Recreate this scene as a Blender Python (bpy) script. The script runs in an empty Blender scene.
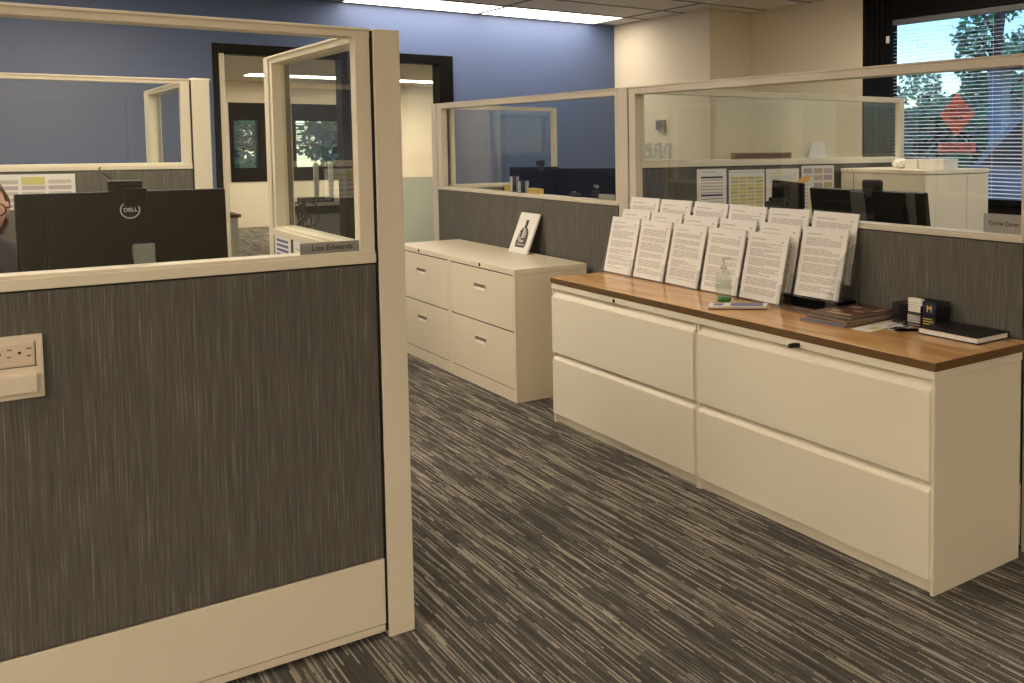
import bpy, bmesh, math, random
from mathutils import Matrix, Vector
random.seed(7)
PI = math.pi
sc = bpy.context.scene
COL = sc.collection
WM = {}

# ------------------------------------------------------------------ helpers
def link(o):
    COL.objects.link(o)
    return o

def tag(o, label, cat, group=None, kind=None):
    o['label'] = label
    o['category'] = cat
    if group: o['group'] = group
    if kind: o['kind'] = kind
    return o

def thing(name, label, cat, loc=(0, 0, 0), rz=0.0, group=None):
    o = link(bpy.data.objects.new(name, None))
    o.empty_display_size = 0.1
    o.location = loc
    o.rotation_euler = (0, 0, rz)
    WM[o.name] = Matrix.Translation(loc) @ Matrix.Rotation(rz, 4, 'Z')
    return tag(o, label, cat, group)

class MB:
    """collects shapes in world coordinates (or local ones with build(local=True))"""
    def __init__(self):
        self.bm = bmesh.new()
    def _merge(self, b, mi=0, M=None):
        vm = {}
        for v in b.verts:
            vm[v] = self.bm.verts.new(M @ v.co if M else v.co)
        for f in b.faces:
            try:
                nf = self.bm.faces.new([vm[v] for v in f.verts])
                nf.material_index = mi
                nf.smooth = f.smooth
            except ValueError:
                pass
        b.free()
    def box(self, x0, x1, y0, y1, z0, z1, bev=0.0, mi=0, M=None, seg=2):
        b = bmesh.new()
        bmesh.ops.create_cube(b, size=1)
        sx, sy, sz = abs(x1-x0), abs(y1-y0), abs(z1-z0)
        c = Vector(((x0+x1)/2, (y0+y1)/2, (z0+z1)/2))
        for v in b.verts:
            v.co = Vector((v.co.x*sx, v.co.y*sy, v.co.z*sz)) + c
        bev = min(bev, 0.45*min(sx, sy, sz))
        if bev > 0:
            bmesh.ops.bevel(b, geom=b.edges[:], offset=bev, segments=seg, affect='EDGES', profile=0.6)
        self._merge(b, mi, M)
        return self
    def prism(self, pts, d0, d1, M, mi=0, bev=0.0):
        """polygon pts (x,y) extruded along local z from d0 to d1, placed by M"""
        b = bmesh.new()
        lo = [b.verts.new((x, y, d0)) for x, y in pts]
        hi = [b.verts.new((x, y, d1)) for x, y in pts]
        b.faces.new(lo[::-1]); b.faces.new(hi)
        n = len(pts)
        for i in range(n):
            b.faces.new((lo[i], lo[(i+1) % n], hi[(i+1) % n], hi[i]))
        bmesh.ops.recalc_face_normals(b, faces=b.faces[:])
        if bev > 0:
            bmesh.ops.bevel(b, geom=b.edges[:], offset=bev, segments=2, affect='EDGES')
        self._merge(b, mi, M)
        return self
    def lathe(self, prof, M=None, n=28, mi=0, smooth=True):
        """prof: list of (r, z), spun round z"""
        b = bmesh.new()
        rings = []
        for r, z in prof:
            if r < 1e-5:
                rings.append([b.verts.new((0, 0, z))])
            else:
                rings.append([b.verts.new((r*math.cos(2*PI*i/n), r*math.sin(2*PI*i/n), z)) for i in range(n)])
        for a, c in zip(rings, rings[1:]):
            for i in range(n):
                j = (i+1) % n
                if len(a) == 1 and len(c) == 1: continue
                if len(a) == 1: f = b.faces.new((a[0], c[i], c[j]))
                elif len(c) == 1: f = b.faces.new((a[i], a[j], c[0]))
                else: f = b.faces.new((a[i], a[j], c[j], c[i]))
                f.smooth = smooth
        bmesh.ops.recalc_face_normals(b, faces=b.faces[:])
        self._merge(b, mi, M)
        return self
    def cyl(self, p0, p1, r, n=16, mi=0, r1=None):
        p0, p1 = Vector(p0), Vector(p1)
        d = p1-p0
        q = d.to_track_quat('Z', 'Y').to_matrix().to_4x4()
        L = d.length
        rr = r if r1 is None else r1
        return self.lathe([(0, 0), (r, 0), (r, 0), (rr, L), (rr, L), (0, L)], Matrix.Translation(p0) @ q, n, mi)
    def tube(self, pts, r, n=8, mi=0):
        pts = [Vector(p) for p in pts]
        b = bmesh.new()
        rings = []
        up = Vector((0.13, 0.27, 0.95)).normalized()
        for i, p in enumerate(pts):
            t = (pts[min(i+1, len(pts)-1)] - pts[max(i-1, 0)]).normalized()
            a = t.cross(up)
            if a.length < 1e-4: a = t.cross(Vector((1, 0, 0)))
            a.normalize(); c = t.cross(a)
            rings.append([b.verts.new(p + r*(math.cos(2*PI*k/n)*a + math.sin(2*PI*k/n)*c)) for k in range(n)])
        for a, c in zip(rings, rings[1:]):
            for k in range(n):
                f = b.faces.new((a[k], a[(k+1) % n], c[(k+1) % n], c[k])); f.smooth = True
        b.faces.new(rings[0][::-1]); b.faces.new(rings[-1])
        bmesh.ops.recalc_face_normals(b, faces=b.faces[:])
        self._merge(b, mi)
        return self
    def quad(self, x0, x1, y0, y1, z, M, mi=0):
        vs = [self.bm.verts.new(M @ Vector(c)) for c in ((x0, y0, z), (x1, y0, z), (x1, y1, z), (x0, y1, z))]
        f = self.bm.faces.new(vs); f.material_index = mi
        return self
    def poly(self, pts, z, M, mi=0):
        vs = [self.bm.verts.new(M @ Vector((x, y, z))) for x, y in pts]
        f = self.bm.faces.new(vs); f.material_index = mi
        return self
    def text(self, s, size, M, mi=0, depth=0.0005):
        cu = bpy.data.curves.new('t', 'FONT')
        cu.body = s; cu.size = size; cu.align_x = 'CENTER'; cu.align_y = 'CENTER'; cu.extrude = depth; cu.offset = 0.0003 if size < .03 else 0.0
        o = bpy.data.objects.new('t', cu); COL.objects.link(o)
        dg = bpy.context.evaluated_depsgraph_get()
        me = bpy.data.meshes.new_from_object(o.evaluated_get(dg))
        b = bmesh.new(); b.from_mesh(me)
        self._merge(b, mi, M)
        bpy.data.objects.remove(o); bpy.data.curves.remove(cu); bpy.data.meshes.remove(me)
        return self
    def build(self, name, mats, parent=None, origin=None, local=False):
        me = bpy.data.meshes.new(name)
        o = bpy.data.objects.new(name, me)
        if not isinstance(mats, (list, tuple)): mats = [mats]
        for m in mats: me.materials.append(M_[m] if isinstance(m, str) else m)
        if parent is not None:
            o.parent = parent
            W = WM[parent.name]
            if not local: self.bm.transform(W.inverted())
        else:
            W = Matrix.Translation(origin or (0, 0, 0))
            if not local: self.bm.transform(W.inverted())
            o.location = origin or (0, 0, 0)
        self.bm.to_mesh(me); self.bm.free()
        link(o)
        WM[o.name] = W
        return o

def frame(o, xd, yd):
    x = Vector(xd).normalized(); y = Vector(yd); y = (y - x*y.dot(x)).normalized(); z = x.cross(y)
    M = Matrix.Identity(4)
    for i, v in enumerate((x, y, z)):
        for k in range(3): M[k][i] = v[k]
    M.translation = Vector(o)
    return M

def struct(o, **k):
    o['kind'] = 'structure'
    return o

# ------------------------------------------------------------------ materials
M_ = {}
def srgb(r, g, b):
    f = lambda c: (c/255/12.92 if c/255 <= 0.04045 else ((c/255+0.055)/1.055)**2.4)
    return (f(r), f(g), f(b), 1)
def new_mat(name):
    m = bpy.data.materials.new(name); m.use_nodes = True
    nt = m.node_tree; nt.nodes.clear()
    out = nt.nodes.new('ShaderNodeOutputMaterial')
    M_[name] = m
    return m, nt, out
def plain(name, col, rough=0.5, metal=0.0, spec=0.5, noise=0.0, nscale=40, bump=0.0, coat=0.0):
    m, nt, out = new_mat(name)
    p = nt.nodes.new('ShaderNodeBsdfPrincipled')
    p.inputs['Roughness'].default_value = rough
    p.inputs['Metallic'].default_value = metal
    p.inputs['Specular IOR Level'].default_value = spec
    p.inputs['Coat Weight'].default_value = coat
    p.inputs['Base Color'].default_value = col if len(col) == 4 else (*col, 1)
    nt.links.new(p.outputs[0], out.inputs[0])
    if noise or bump:
        tc = nt.nodes.new('ShaderNodeTexCoord')
        n = nt.nodes.new('ShaderNodeTexNoise'); n.inputs['Scale'].default_value = nscale; n.inputs['Detail'].default_value = 4
        nt.links.new(tc.outputs['Object'], n.inputs['Vector'])
        if noise:
            mx = nt.nodes.new('ShaderNodeMix'); mx.data_type = 'RGBA'
            c = p.inputs['Base Color'].default_value[:]
            mx.inputs[6].default_value = tuple(x*(1-noise) for x in c[:3])+(1,)
            mx.inputs[7].default_value = tuple(min(1, x*(1+noise)) for x in c[:3])+(1,)
            nt.links.new(n.outputs['Fac'], mx.inputs[0]); nt.links.new(mx.outputs[2], p.inputs['Base Color'])
        if bump:
            bp = nt.nodes.new('ShaderNodeBump'); bp.inputs['Strength'].default_value = bump; bp.inputs['Distance'].default_value = 0.002
            nt.links.new(n.outputs['Fac'], bp.inputs['Height']); nt.links.new(bp.outputs[0], p.inputs['Normal'])
    return m
def emit(name, col, s):
    m, nt, out = new_mat(name)
    e = nt.nodes.new('ShaderNodeEmission'); e.inputs[0].default_value = (*col, 1); e.inputs[1].default_value = s
    nt.links.new(e.outputs[0], out.inputs[0])
    return m
def streaks(name, scale, stops, rough=0.9, scale2=None, amount2=0.5, speck=0.0, stops2=None, bump=0.0, density=0.25):
    m, nt, out = new_mat(name)
    L = nt.links.new
    tc = nt.nodes.new('ShaderNodeTexCoord')
    def noise(sv, det=2, rough_=0.6):
        mp = nt.nodes.new('ShaderNodeMapping'); mp.inputs['Scale'].default_value = sv
        n = nt.nodes.new('ShaderNodeTexNoise'); n.inputs['Scale'].default_value = 1; n.inputs['Detail'].default_value = det
        n.inputs['Roughness'].default_value = rough_
        L(tc.outputs['Object'], mp.inputs[0]); L(mp.outputs[0], n.inputs['Vector'])
        return n.outputs['Fac']
    def math_(op, a, b):
        k = nt.nodes.new('ShaderNodeMath'); k.operation = op
        for i, v in enumerate((a, b)):
            if isinstance(v, (int, float)): k.inputs[i].default_value = v
            else: L(v, k.inputs[i])
        return k.outputs[0]
    f = noise(scale)
    if scale2:
        g = noise(scale2, 1)
        f = math_('ADD', f, math_('MULTIPLY', math_('SUBTRACT', g, 0.5), density))
    if speck:
        s = noise((420, 420, 420), 1)
        f = math_('ADD', f, math_('MULTIPLY', math_('SUBTRACT', s, 0.5), speck))
    r = nt.nodes.new('ShaderNodeValToRGB')
    el = r.color_ramp.elements
    while len(el) > 1: el.remove(el[-1])
    el[0].position = stops[0][0]; el[0].color = stops[0][1]
    for p_, c in stops[1:]:
        e = el.new(p_); e.color = c
    L(f, r.inputs[0])
    p = nt.nodes.new('ShaderNodeBsdfPrincipled')
    p.inputs['Roughness'].default_value = rough
    p.inputs['Specular IOR Level'].default_value = 0.2
    L(r.outputs[0], p.inputs['Base Color'])
    if bump:
        bp = nt.nodes.new('ShaderNodeBump'); bp.inputs['Strength'].default_value = bump; bp.inputs['Distance'].default_value = 0.003
        L(f, bp.inputs['Height']); L(bp.outputs[0], p.inputs['Normal'])
    L(p.outputs[0], out.inputs[0])
    return m
def glass(name, tint=(0.97, 0.985, 0.97), ior=1.5, haze=0.0, hazecol=(0.8, 0.85, 0.8), rough=0.0):
    m, nt, out = new_mat(name)
    L = nt.links.new
    tr = nt.nodes.new('ShaderNodeBsdfTransparent'); tr.inputs[0].default_value = (*tint, 1)
    gl = nt.nodes.new('ShaderNodeBsdfGlossy'); gl.inputs['Roughness'].default_value = rough
    fr = nt.nodes.new('ShaderNodeFresnel'); fr.inputs[0].default_value = ior
    ge = nt.nodes.new('ShaderNodeNewGeometry')
    inv = nt.nodes.new('ShaderNodeMath'); inv.operation = 'SUBTRACT'; inv.inputs[0].default_value = 1
    L(ge.outputs['Backfacing'], inv.inputs[1])
    mu = nt.nodes.new('ShaderNodeMath'); mu.operation = 'MULTIPLY'
    L(fr.outputs[0], mu.inputs[0]); L(inv.outputs[0], mu.inputs[1])
    base = tr.outputs[0]
    if haze:
        d = nt.nodes.new('ShaderNodeBsdfDiffuse'); d.inputs[0].default_value = (*hazecol, 1)
        t2 = nt.nodes.new('ShaderNodeBsdfTranslucent'); t2.inputs[0].default_value = (*hazecol, 1)
        ad = nt.nodes.new('ShaderNodeMixShader'); ad.inputs[0].default_value = 0.5
        L(d.outputs[0], ad.inputs[1]); L(t2.outputs[0], ad.inputs[2])
        mh = nt.nodes.new('ShaderNodeMixShader'); mh.inputs[0].default_value = haze
        L(base, mh.inputs[1]); L(ad.outputs[0], mh.inputs[2])
        base = mh.outputs[0]
    mx = nt.nodes.new('ShaderNodeMixShader')
    L(mu.outputs[0], mx.inputs[0]); L(base, mx.inputs[1]); L(gl.outputs[0], mx.inputs[2])
    L(mx.outputs[0], out.inputs[0])
    return m

plain('cream_metal_shaded', (0.60, 0.535, 0.43), 0.42, spec=0.4, noise=0.03, nscale=3)  # cream trim darkened: dim grazing light on the right partitions put into the colour
plain('cream_metal', (0.78, 0.70, 0.545), 0.42, spec=0.4, noise=0.03, nscale=3)
plain('file_metal', (0.80, 0.70, 0.53), 0.35, spec=0.45, noise=0.035, nscale=4)
plain('pedestal_metal', (0.80, 0.735, 0.585), 0.38, spec=0.45, noise=0.02, nscale=3)
plain('dark_gap', (0.012, 0.011, 0.01), 0.8)
plain('blue_paint', (0.100, 0.143, 0.275), 0.45, spec=0.4, bump=0.05, nscale=250)
plain('beige_paint', (0.74, 0.655, 0.50), 0.7, spec=0.3, bump=0.06, nscale=250)
plain('black_frame', (0.005, 0.0045, 0.0045), 0.5, spec=0.08)
plain('black_plastic', (0.0025, 0.0025, 0.0025), 0.32, spec=0.07)
plain('matte_black', (0.013, 0.012, 0.012), 0.6, spec=0.3)
plain('grey_plastic', (0.26, 0.26, 0.25), 0.45)
plain('silver', (0.55, 0.53, 0.5), 0.35, metal=0.8)
plain('logo_silver', (0.75, 0.75, 0.75), 0.35)
plain('plate_grey', (0.30, 0.29, 0.255), 0.5)
plain('paper', (0.82, 0.79, 0.74), 0.85, spec=0.2)
plain('paper_glint', (0.92, 0.88, 0.80), 0.85, spec=0.2)
plain('ink', (0.55, 0.515, 0.465), 0.9, spec=0.1)
plain('ink_dark', (0.10, 0.09, 0.085), 0.9, spec=0.1)
plain('ink_purple', (0.06, 0.05, 0.13), 0.9, spec=0.1)
plain('ink_violet', (0.16, 0.15, 0.34), 0.9, spec=0.1)
plain('ink_yellow', (0.62, 0.58, 0.20), 0.9, spec=0.1)
plain('ink_mauve', (0.50, 0.42, 0.42), 0.9, spec=0.1)
plain('ink_tan', (0.55, 0.44, 0.28), 0.9, spec=0.1)
plain('note_yellow', (0.80, 0.76, 0.38), 0.85)
plain('note_orange', (0.95, 0.52, 0.19), 0.85)
plain('print_blue', (0.17, 0.19, 0.36), 0.6)
plain('maize', (0.85, 0.62, 0.05), 0.6)
plain('navy', (0.012, 0.018, 0.05), 0.5)
plain('gold', (0.78, 0.55, 0.10), 0.35, metal=0.35)
plain('wood_plaque', (0.26, 0.17, 0.075), 0.5, noise=0.25, nscale=18)
plain('edge_brown', (0.135, 0.072, 0.024), 0.5, noise=0.15, nscale=30)
plain('magazine_brown', (0.11, 0.078, 0.05), 0.5, noise=0.5, nscale=45)
plain('magazine_red', (0.13, 0.055, 0.042), 0.5, noise=0.7, nscale=35)
plain('page_edges', (0.62, 0.56, 0.46), 0.9)
plain('magazine_pages', (0.27, 0.215, 0.15), 0.9, noise=0.5, nscale=60)
plain('leather_black', (0.014, 0.012, 0.012), 0.5, bump=0.3, nscale=300)
plain('skin', (0.58, 0.36, 0.25), 0.55)
plain('hair', (0.16, 0.085, 0.045), 0.5, noise=0.3, nscale=60)
plain('shirt', (0.035, 0.032, 0.042), 0.9, noise=0.3, nscale=50)
plain('stripe_grey', (0.20, 0.19, 0.21), 0.9)
plain('trouser', (0.03, 0.035, 0.06), 0.9)
plain('chair_fabric', (0.03, 0.03, 0.034), 0.9)
plain('laminate', (0.55, 0.50, 0.42), 0.5, noise=0.04, nscale=20)
plain('white_plastic', (0.80, 0.77, 0.70), 0.4)
plain('outlet_plastic', (0.76, 0.66, 0.51), 0.4)
plain('outlet_body', (0.72, 0.58, 0.44), 0.4)
plain('card_white', (0.80, 0.78, 0.72), 0.7)
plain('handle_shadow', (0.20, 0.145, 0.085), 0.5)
plain('strip_grey', (0.045, 0.043, 0.038), 0.5)
plain('thermo_grey', (0.32, 0.30, 0.28), 0.5)
plain('blind_slat', (0.80, 0.82, 0.82), 0.5)
plain('blind_dark', (0.12, 0.125, 0.125), 0.5)
def film(name, col):
    m, nt, out = new_mat(name)
    d = nt.nodes.new('ShaderNodeBsdfDiffuse'); t2 = nt.nodes.new('ShaderNodeBsdfTranslucent'); mx = nt.nodes.new('ShaderNodeMixShader')
    d.inputs[0].default_value = (*col, 1); t2.inputs[0].default_value = (*col, 1); mx.inputs[0].default_value = .6
    nt.links.new(d.outputs[0], mx.inputs[1]); nt.links.new(t2.outputs[0], mx.inputs[2]); nt.links.new(mx.outputs[0], out.inputs[0])
film('sign_red', (1.0, 0.36, 0.29))
plain('ceil_grid', (0.20, 0.185, 0.16), 0.6)
plain('ceil_tile', (0.74, 0.69, 0.60), 0.9, noise=0.06, nscale=60, bump=0.2)
plain('cable_black', (0.015, 0.015, 0.015), 0.5)
plain('bark', (0.09, 0.06, 0.04), 0.9, noise=0.4, nscale=12)
plain('leaf_green', (0.20, 0.36, 0.17), 0.7, noise=0.6, nscale=2.5)
plain('leaf_pale', (0.32, 0.46, 0.26), 0.7, noise=0.6, nscale=2.5)
plain('asphalt', (0.14, 0.14, 0.14), 0.9, noise=0.2, nscale=6)
plain('facade', (0.45, 0.50, 0.58), 0.8, noise=0.05, nscale=2)
plain('facade_tan', (0.42, 0.36, 0.28), 0.8, noise=0.05, nscale=2)
plain('car_paint', (0.30, 0.46, 0.72), 0.25, metal=0.3, coat=0.6)
plain('car_glass', (0.06, 0.08, 0.11), 0.1)
plain('tyre', (0.02, 0.02, 0.02), 0.8)
glass('clear_glass', (0.955, 0.97, 0.955), ior=1.62)
glass('window_glass', (0.93, 0.97, 0.98), ior=1.5)
glass('acrylic', (0.95, 0.955, 0.955), ior=1.49, haze=0.045, hazecol=(0.5, 0.5, 0.52))
glass('acrylic_side', (0.9, 0.91, 0.92), ior=1.49, haze=0.22, hazecol=(0.6, 0.6, 0.62))
glass('frosted', (0.86, 0.90, 0.86), ior=1.45, haze=0.62, hazecol=(0.82, 0.88, 0.78))
glass('green_gel', (0.25, 0.70, 0.30), ior=1.35, haze=0.4, hazecol=(0.10, 0.50, 0.15))
glass('bottle_clear', (0.90, 0.93, 0.90), ior=1.5, haze=0.08)
glass('lettering', (0.95, 0.95, 0.95), ior=1.4, haze=0.8, hazecol=(0.95, 0.94, 0.90))
emit('lamp_fill', (1.0, 0.868, 0.72), 7.8)
emit('lamp_wall', (1.0, 0.88, 0.74), 4.6)
emit('lamp_far', (1.0, 0.87, 0.70), 12.5)
plain('lamp_off', (0.66, 0.63, 0.56), 0.5)
def threads(name, axes, N, S, stops, low, density, speck, colrand, rough=0.95, bump=0.15, sv=300):
    """short straight yarns: columns of width 1/N, each broken into its own run of light and dark"""
    m, nt, out = new_mat(name)
    L = nt.links.new
    def node(t, **k):
        n = nt.nodes.new(t)
        for a_, v in k.items(): setattr(n, a_, v)
        return n
    def mth(op, a_, b_=None, c_=None):
        k = node('ShaderNodeMath', operation=op)
        for i, v in enumerate((a_, b_, c_)):
            if v is None: continue
            if isinstance(v, (int, float)): k.inputs[i].default_value = v
            else: L(v, k.inputs[i])
        return k.outputs[0]
    tc = node('ShaderNodeTexCoord'); sp = node('ShaderNodeSeparateXYZ'); L(tc.outputs['Object'], sp.inputs[0])
    if axes == 'wall': u = mth('ADD', sp.outputs[0], sp.outputs[1]); v = sp.outputs[2]
    else: u = sp.outputs[0]; v = sp.outputs[1]
    ui = mth('FLOOR', mth('MULTIPLY', u, N))
    cb = node('ShaderNodeCombineXYZ'); L(mth('MULTIPLY', ui, 7.37), cb.inputs[0]); L(mth('MULTIPLY', v, S), cb.inputs[1])
    n1 = node('ShaderNodeTexNoise'); n1.inputs['Scale'].default_value = 1; n1.inputs['Detail'].default_value = 1.5
    L(cb.outputs[0], n1.inputs['Vector'])
    wn = node('ShaderNodeTexWhiteNoise', noise_dimensions='1D'); L(ui, wn.inputs['W'])
    c2 = node('ShaderNodeCombineXYZ'); L(mth('MULTIPLY', u, low[0]), c2.inputs[0]); L(mth('MULTIPLY', v, low[1]), c2.inputs[1])
    n2 = node('ShaderNodeTexNoise'); n2.inputs['Scale'].default_value = 1; n2.inputs['Detail'].default_value = 2
    L(c2.outputs[0], n2.inputs['Vector'])
    n3 = node('ShaderNodeTexNoise'); n3.inputs['Scale'].default_value = sv; n3.inputs['Detail'].default_value = 1
    L(tc.outputs['Object'], n3.inputs['Vector'])
    f = mth('MULTIPLY_ADD', mth('SUBTRACT', n2.outputs['Fac'], .5), density, n1.outputs['Fac'])
    f = mth('MULTIPLY_ADD', mth('SUBTRACT', n3.outputs['Fac'], .5), speck, f)
    f = mth('MULTIPLY_ADD', mth('SUBTRACT', wn.outputs['Value'], .5), colrand, f)
    rp = node('ShaderNodeValToRGB'); el = rp.color_ramp.elements
    while len(el) > 1: el.remove(el[-1])
    el[0].position, el[0].color = stops[0]
    for p_, c in stops[1:]:
        e = el.new(p_); e.color = c
    L(f, rp.inputs[0])
    p = node('ShaderNodeBsdfPrincipled'); p.inputs['Roughness'].default_value = rough; p.inputs['Specular IOR Level'].default_value = .15
    L(rp.outputs[0], p.inputs['Base Color'])
    if bump:
        bp = node('ShaderNodeBump'); bp.inputs['Strength'].default_value = bump; bp.inputs['Distance'].default_value = .002
        L(f, bp.inputs['Height']); L(bp.outputs[0], p.inputs['Normal'])
    L(p.outputs[0], out.inputs[0])
threads('fabric', 'wall', 400, 6, [(0.20, srgb(82, 80, 74)), (0.50, srgb(97, 94, 87)), (0.64, srgb(107, 104, 95)), (0.78, srgb(132, 127, 115))],
        (26, 3), .14, .26, .10, bump=0.0, sv=350)
def carpet(name, N, stops):
    """tufted rows: every row is cut into straight dashes of random length and shade"""
    m, nt, out = new_mat(name)
    L = nt.links.new
    def node(t, **k):
        n = nt.nodes.new(t)
        for a_, v in k.items(): setattr(n, a_, v)
        return n
    def mth(op, a_, b_=None, c_=None):
        k = node('ShaderNodeMath', operation=op)
        for i, v in enumerate((a_, b_, c_)):
            if v is None: continue
            if isinstance(v, (int, float)): k.inputs[i].default_value = v
            else: L(v, k.inputs[i])
        return k.outputs[0]
    tc = node('ShaderNodeTexCoord'); sp = node('ShaderNodeSeparateXYZ'); L(tc.outputs['Object'], sp.inputs[0])
    u, v = sp.outputs[0], sp.outputs[1]
    ui = mth('FLOOR', mth('MULTIPLY', u, N))
    rnd_ = node('ShaderNodeTexWhiteNoise', noise_dimensions='1D'); L(ui, rnd_.inputs['W'])
    def dash(S, k):
        cell = mth('FLOOR', mth('MULTIPLY_ADD', rnd_.outputs['Value'], k, mth('MULTIPLY', v, S)))
        cb = node('ShaderNodeCombineXYZ'); L(ui, cb.inputs[0]); L(cell, cb.inputs[1]); cb.inputs[2].default_value = k
        w = node('ShaderNodeTexWhiteNoise', noise_dimensions='3D'); L(cb.outputs[0], w.inputs['Vector'])
        return w.outputs['Value']
    def noise(sx, sy, det):
        c2 = node('ShaderNodeCombineXYZ'); L(mth('MULTIPLY', u, sx), c2.inputs[0]); L(mth('MULTIPLY', v, sy), c2.inputs[1])
        n2 = node('ShaderNodeTexNoise'); n2.inputs['Scale'].default_value = 1; n2.inputs['Detail'].default_value = det
        L(c2.outputs[0], n2.inputs['Vector']); return n2.outputs['Fac']
    f = mth('MULTIPLY_ADD', dash(8.0, 31.0), .34, mth('MULTIPLY', dash(2.9, 17.0), .66))
    f = mth('MULTIPLY_ADD', mth('SUBTRACT', noise(4, 1.8, 2), .5), .28, f)
    f = mth('MULTIPLY_ADD', mth('SUBTRACT', noise(300, 300, 1), .5), .62, f)
    rp = node('ShaderNodeValToRGB'); el = rp.color_ramp.elements
    while len(el) > 1: el.remove(el[-1])
    el[0].position, el[0].color = stops[0]
    for p_, c in stops[1:]:
        e = el.new(p_); e.color = c
    L(f, rp.inputs[0])
    p = node('ShaderNodeBsdfPrincipled'); p.inputs['Roughness'].default_value = 1; p.inputs['Specular IOR Level'].default_value = .1
    L(rp.outputs[0], p.inputs['Base Color']); L(p.outputs[0], out.inputs[0])
carpet('carpet', 195, [(0.10, srgb(70, 68, 64)), (0.50, srgb(88, 85.5, 80)), (0.63, srgb(107, 103, 95)), (0.71, srgb(146, 139, 126)), (0.95, srgb(172, 164, 150))])
streaks('wood_top', (26, 2.2, 26), [(0.28, srgb(186, 138, 84)), (0.5, srgb(208, 161, 104)), (0.72, srgb(224, 180, 124))],
        rough=0.17, scale2=(140, 5, 140), density=0.25)

# ------------------------------------------------------------------ camera
f_, cx, cy = 964.4, 764.86, 204.75
ya, pi_, ro = math.radians(39.8439), math.radians(3.6769), math.radians(0.1456)
fw = Vector((math.sin(ya)*math.cos(pi_), math.cos(ya)*math.cos(pi_), -math.sin(pi_)))
r0 = Vector((math.cos(ya), -math.sin(ya), 0)); d0 = fw.cross(r0)
r2 = math.cos(ro)*r0 + math.sin(ro)*d0; d2 = -math.sin(ro)*r0 + math.cos(ro)*d0
cam = bpy.data.cameras.new('camera'); co = link(bpy.data.objects.new('camera', cam))
CM = Matrix.Identity(4)
for k in range(3):
    CM[k][0] = r2[k]; CM[k][1] = -d2[k]; CM[k][2] = -fw[k]
CM.translation = (0, 0, 1.4)
co.matrix_world = CM
cam.sensor_width = 36; cam.sensor_fit = 'HORIZONTAL'
cam.lens = f_/1024*36
cam.shift_x = (512-cx)/1024; cam.shift_y = (cy-341.5)/1024
cam.clip_start = 0.05; cam.clip_end = 200
sc.camera = co

# ------------------------------------------------------------------ setting
CEIL = 2.6; YB = 8.62; XA = 5.193; XB = 5.668; YP = 6.985; YFAR = 18.0; CF = 2.455
XL, YN = -5.5, -6.0
struct(MB().box(XL-.2, 9.2, YN-.2, YFAR+.3, -0.12, 0.0).build('floor', 'carpet'))
# ceiling: tiles on a dropped grid
m = MB(); m.box(XL, XB+.3, YN, YB, CEIL, CEIL+.08)
struct(m.build('ceiling', 'ceil_tile'))
m = MB()
GX0, GY0, S = 3.73, 8.60, 0.61
i = -7
while GX0+i*2*S < XB+.2:
    x = GX0+i*2*S
    if x > XL: m.box(x-.011, x+.011, YN, YB, CEIL-.006, CEIL+.002)
    i += 1
for j in range(0, 25):
    y = GY0-j*S
    if y > YN: m.box(XL, XB, y-.011, y+.011, CEIL-.006, CEIL+.002)
struct(m.build('trim_1', 'ceil_grid'))

# back wall (blue) with two openings side by side
DX0, DX1, DX2, DX3 = 1.640, 2.515, 2.605, 3.36
DZ = 2.115
m = MB()
m.box(XL, DX0-.08, YB, YB+.14, 0, CEIL); m.box(DX3+.125, XA+.2, YB, YB+.14, 0, CEIL); m.box(DX0-.08, DX3+.125, YB, YB+.14, DZ+.075, CEIL)
struct(m.build('wall_back', 'blue_paint'))
m = MB()
m.box(DX0-.085, DX0-.040, YB-.015, YB+.155, 0, DZ+.078, .004); m.box(DX0-.040, DX0, YB-.012, YB+.155, DZ-.001, DZ+.078, .004); m.box(DX0, DX1, YB-.015, YB+.155, DZ, DZ+.078, .004)
m.box(DX1, DX1+.05, YB-.015, YB+.155, 0, DZ+.078, .004)
d1 = struct(m.build('door_1', 'black_frame'))
m = MB()
m.box(DX0-.040, DX0-.002, YB-.010, YB+.15, 0, DZ, .003)
m.build('jamb', 'beige_paint', d1)
m = MB()
for z in (.3, 1.1, 1.86): m.cyl((DX0-.002, YB+.02, z), (DX0-.002, YB+.02, z+.1), .008)
m.build('hinge', 'silver', d1)
m = MB()
m.box(DX1+.05, DX2, YB-.015, YB+.155, 0, DZ+.078, .004); m.box(DX2, DX3, YB-.015, YB+.155, DZ, DZ+.078, .004)
m.box(DX3, DX3+.128, YB-.015, YB+.155, 0, DZ+.078, .004); m.box(DX2, DX3, YB+.05, YB+.10, 0, .06)
w3 = struct(m.build('window_3', 'black_frame'))
MB().box(DX2, DX3, YB+.068, YB+.075, 1.10, DZ).build('pane', 'clear_glass', w3)
MB().box(DX2, DX3, YB+.068, YB+.075, .06, 1.10).build('frosted_pane', 'frosted', w3)
# beige side walls
struct(MB().box(XA, XA+.3, YP, YB, 0, CEIL).build('wall_right', 'beige_paint'))
m = MB(); m.box(XA+.3, XB+.02, YP, YP+.15, 0, CEIL)
struct(m.build('wall_pillar', 'beige_paint'))
WY0, WY1 = 1.15, 5.54
m = MB()
m.box(XB, XB+.07, WY1, YP, 0, CEIL); m.box(XB, XB+.07, YN, WY0, 0, CEIL); m.box(XB, XB+.07, WY0, WY1, 0, .885)
struct(m.build('wall_window', 'beige_paint'))
struct(MB().box(XL-.15, XL, YN, YB, 0, CEIL).build('wall_left', 'beige_paint'))
struct(MB().box(XL-.15, XB+.2, YN-.15, YN, 0, CEIL).build('wall_front', 'beige_paint'))
m = MB(); m.box(XL, DX0-.085, YB-.012, YB, 0, .10, .003); m.box(DX3+.128, XA, YB-.012, YB, 0, .10, .003)
struct(m.build('baseboard_back', 'matte_black'))
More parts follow.
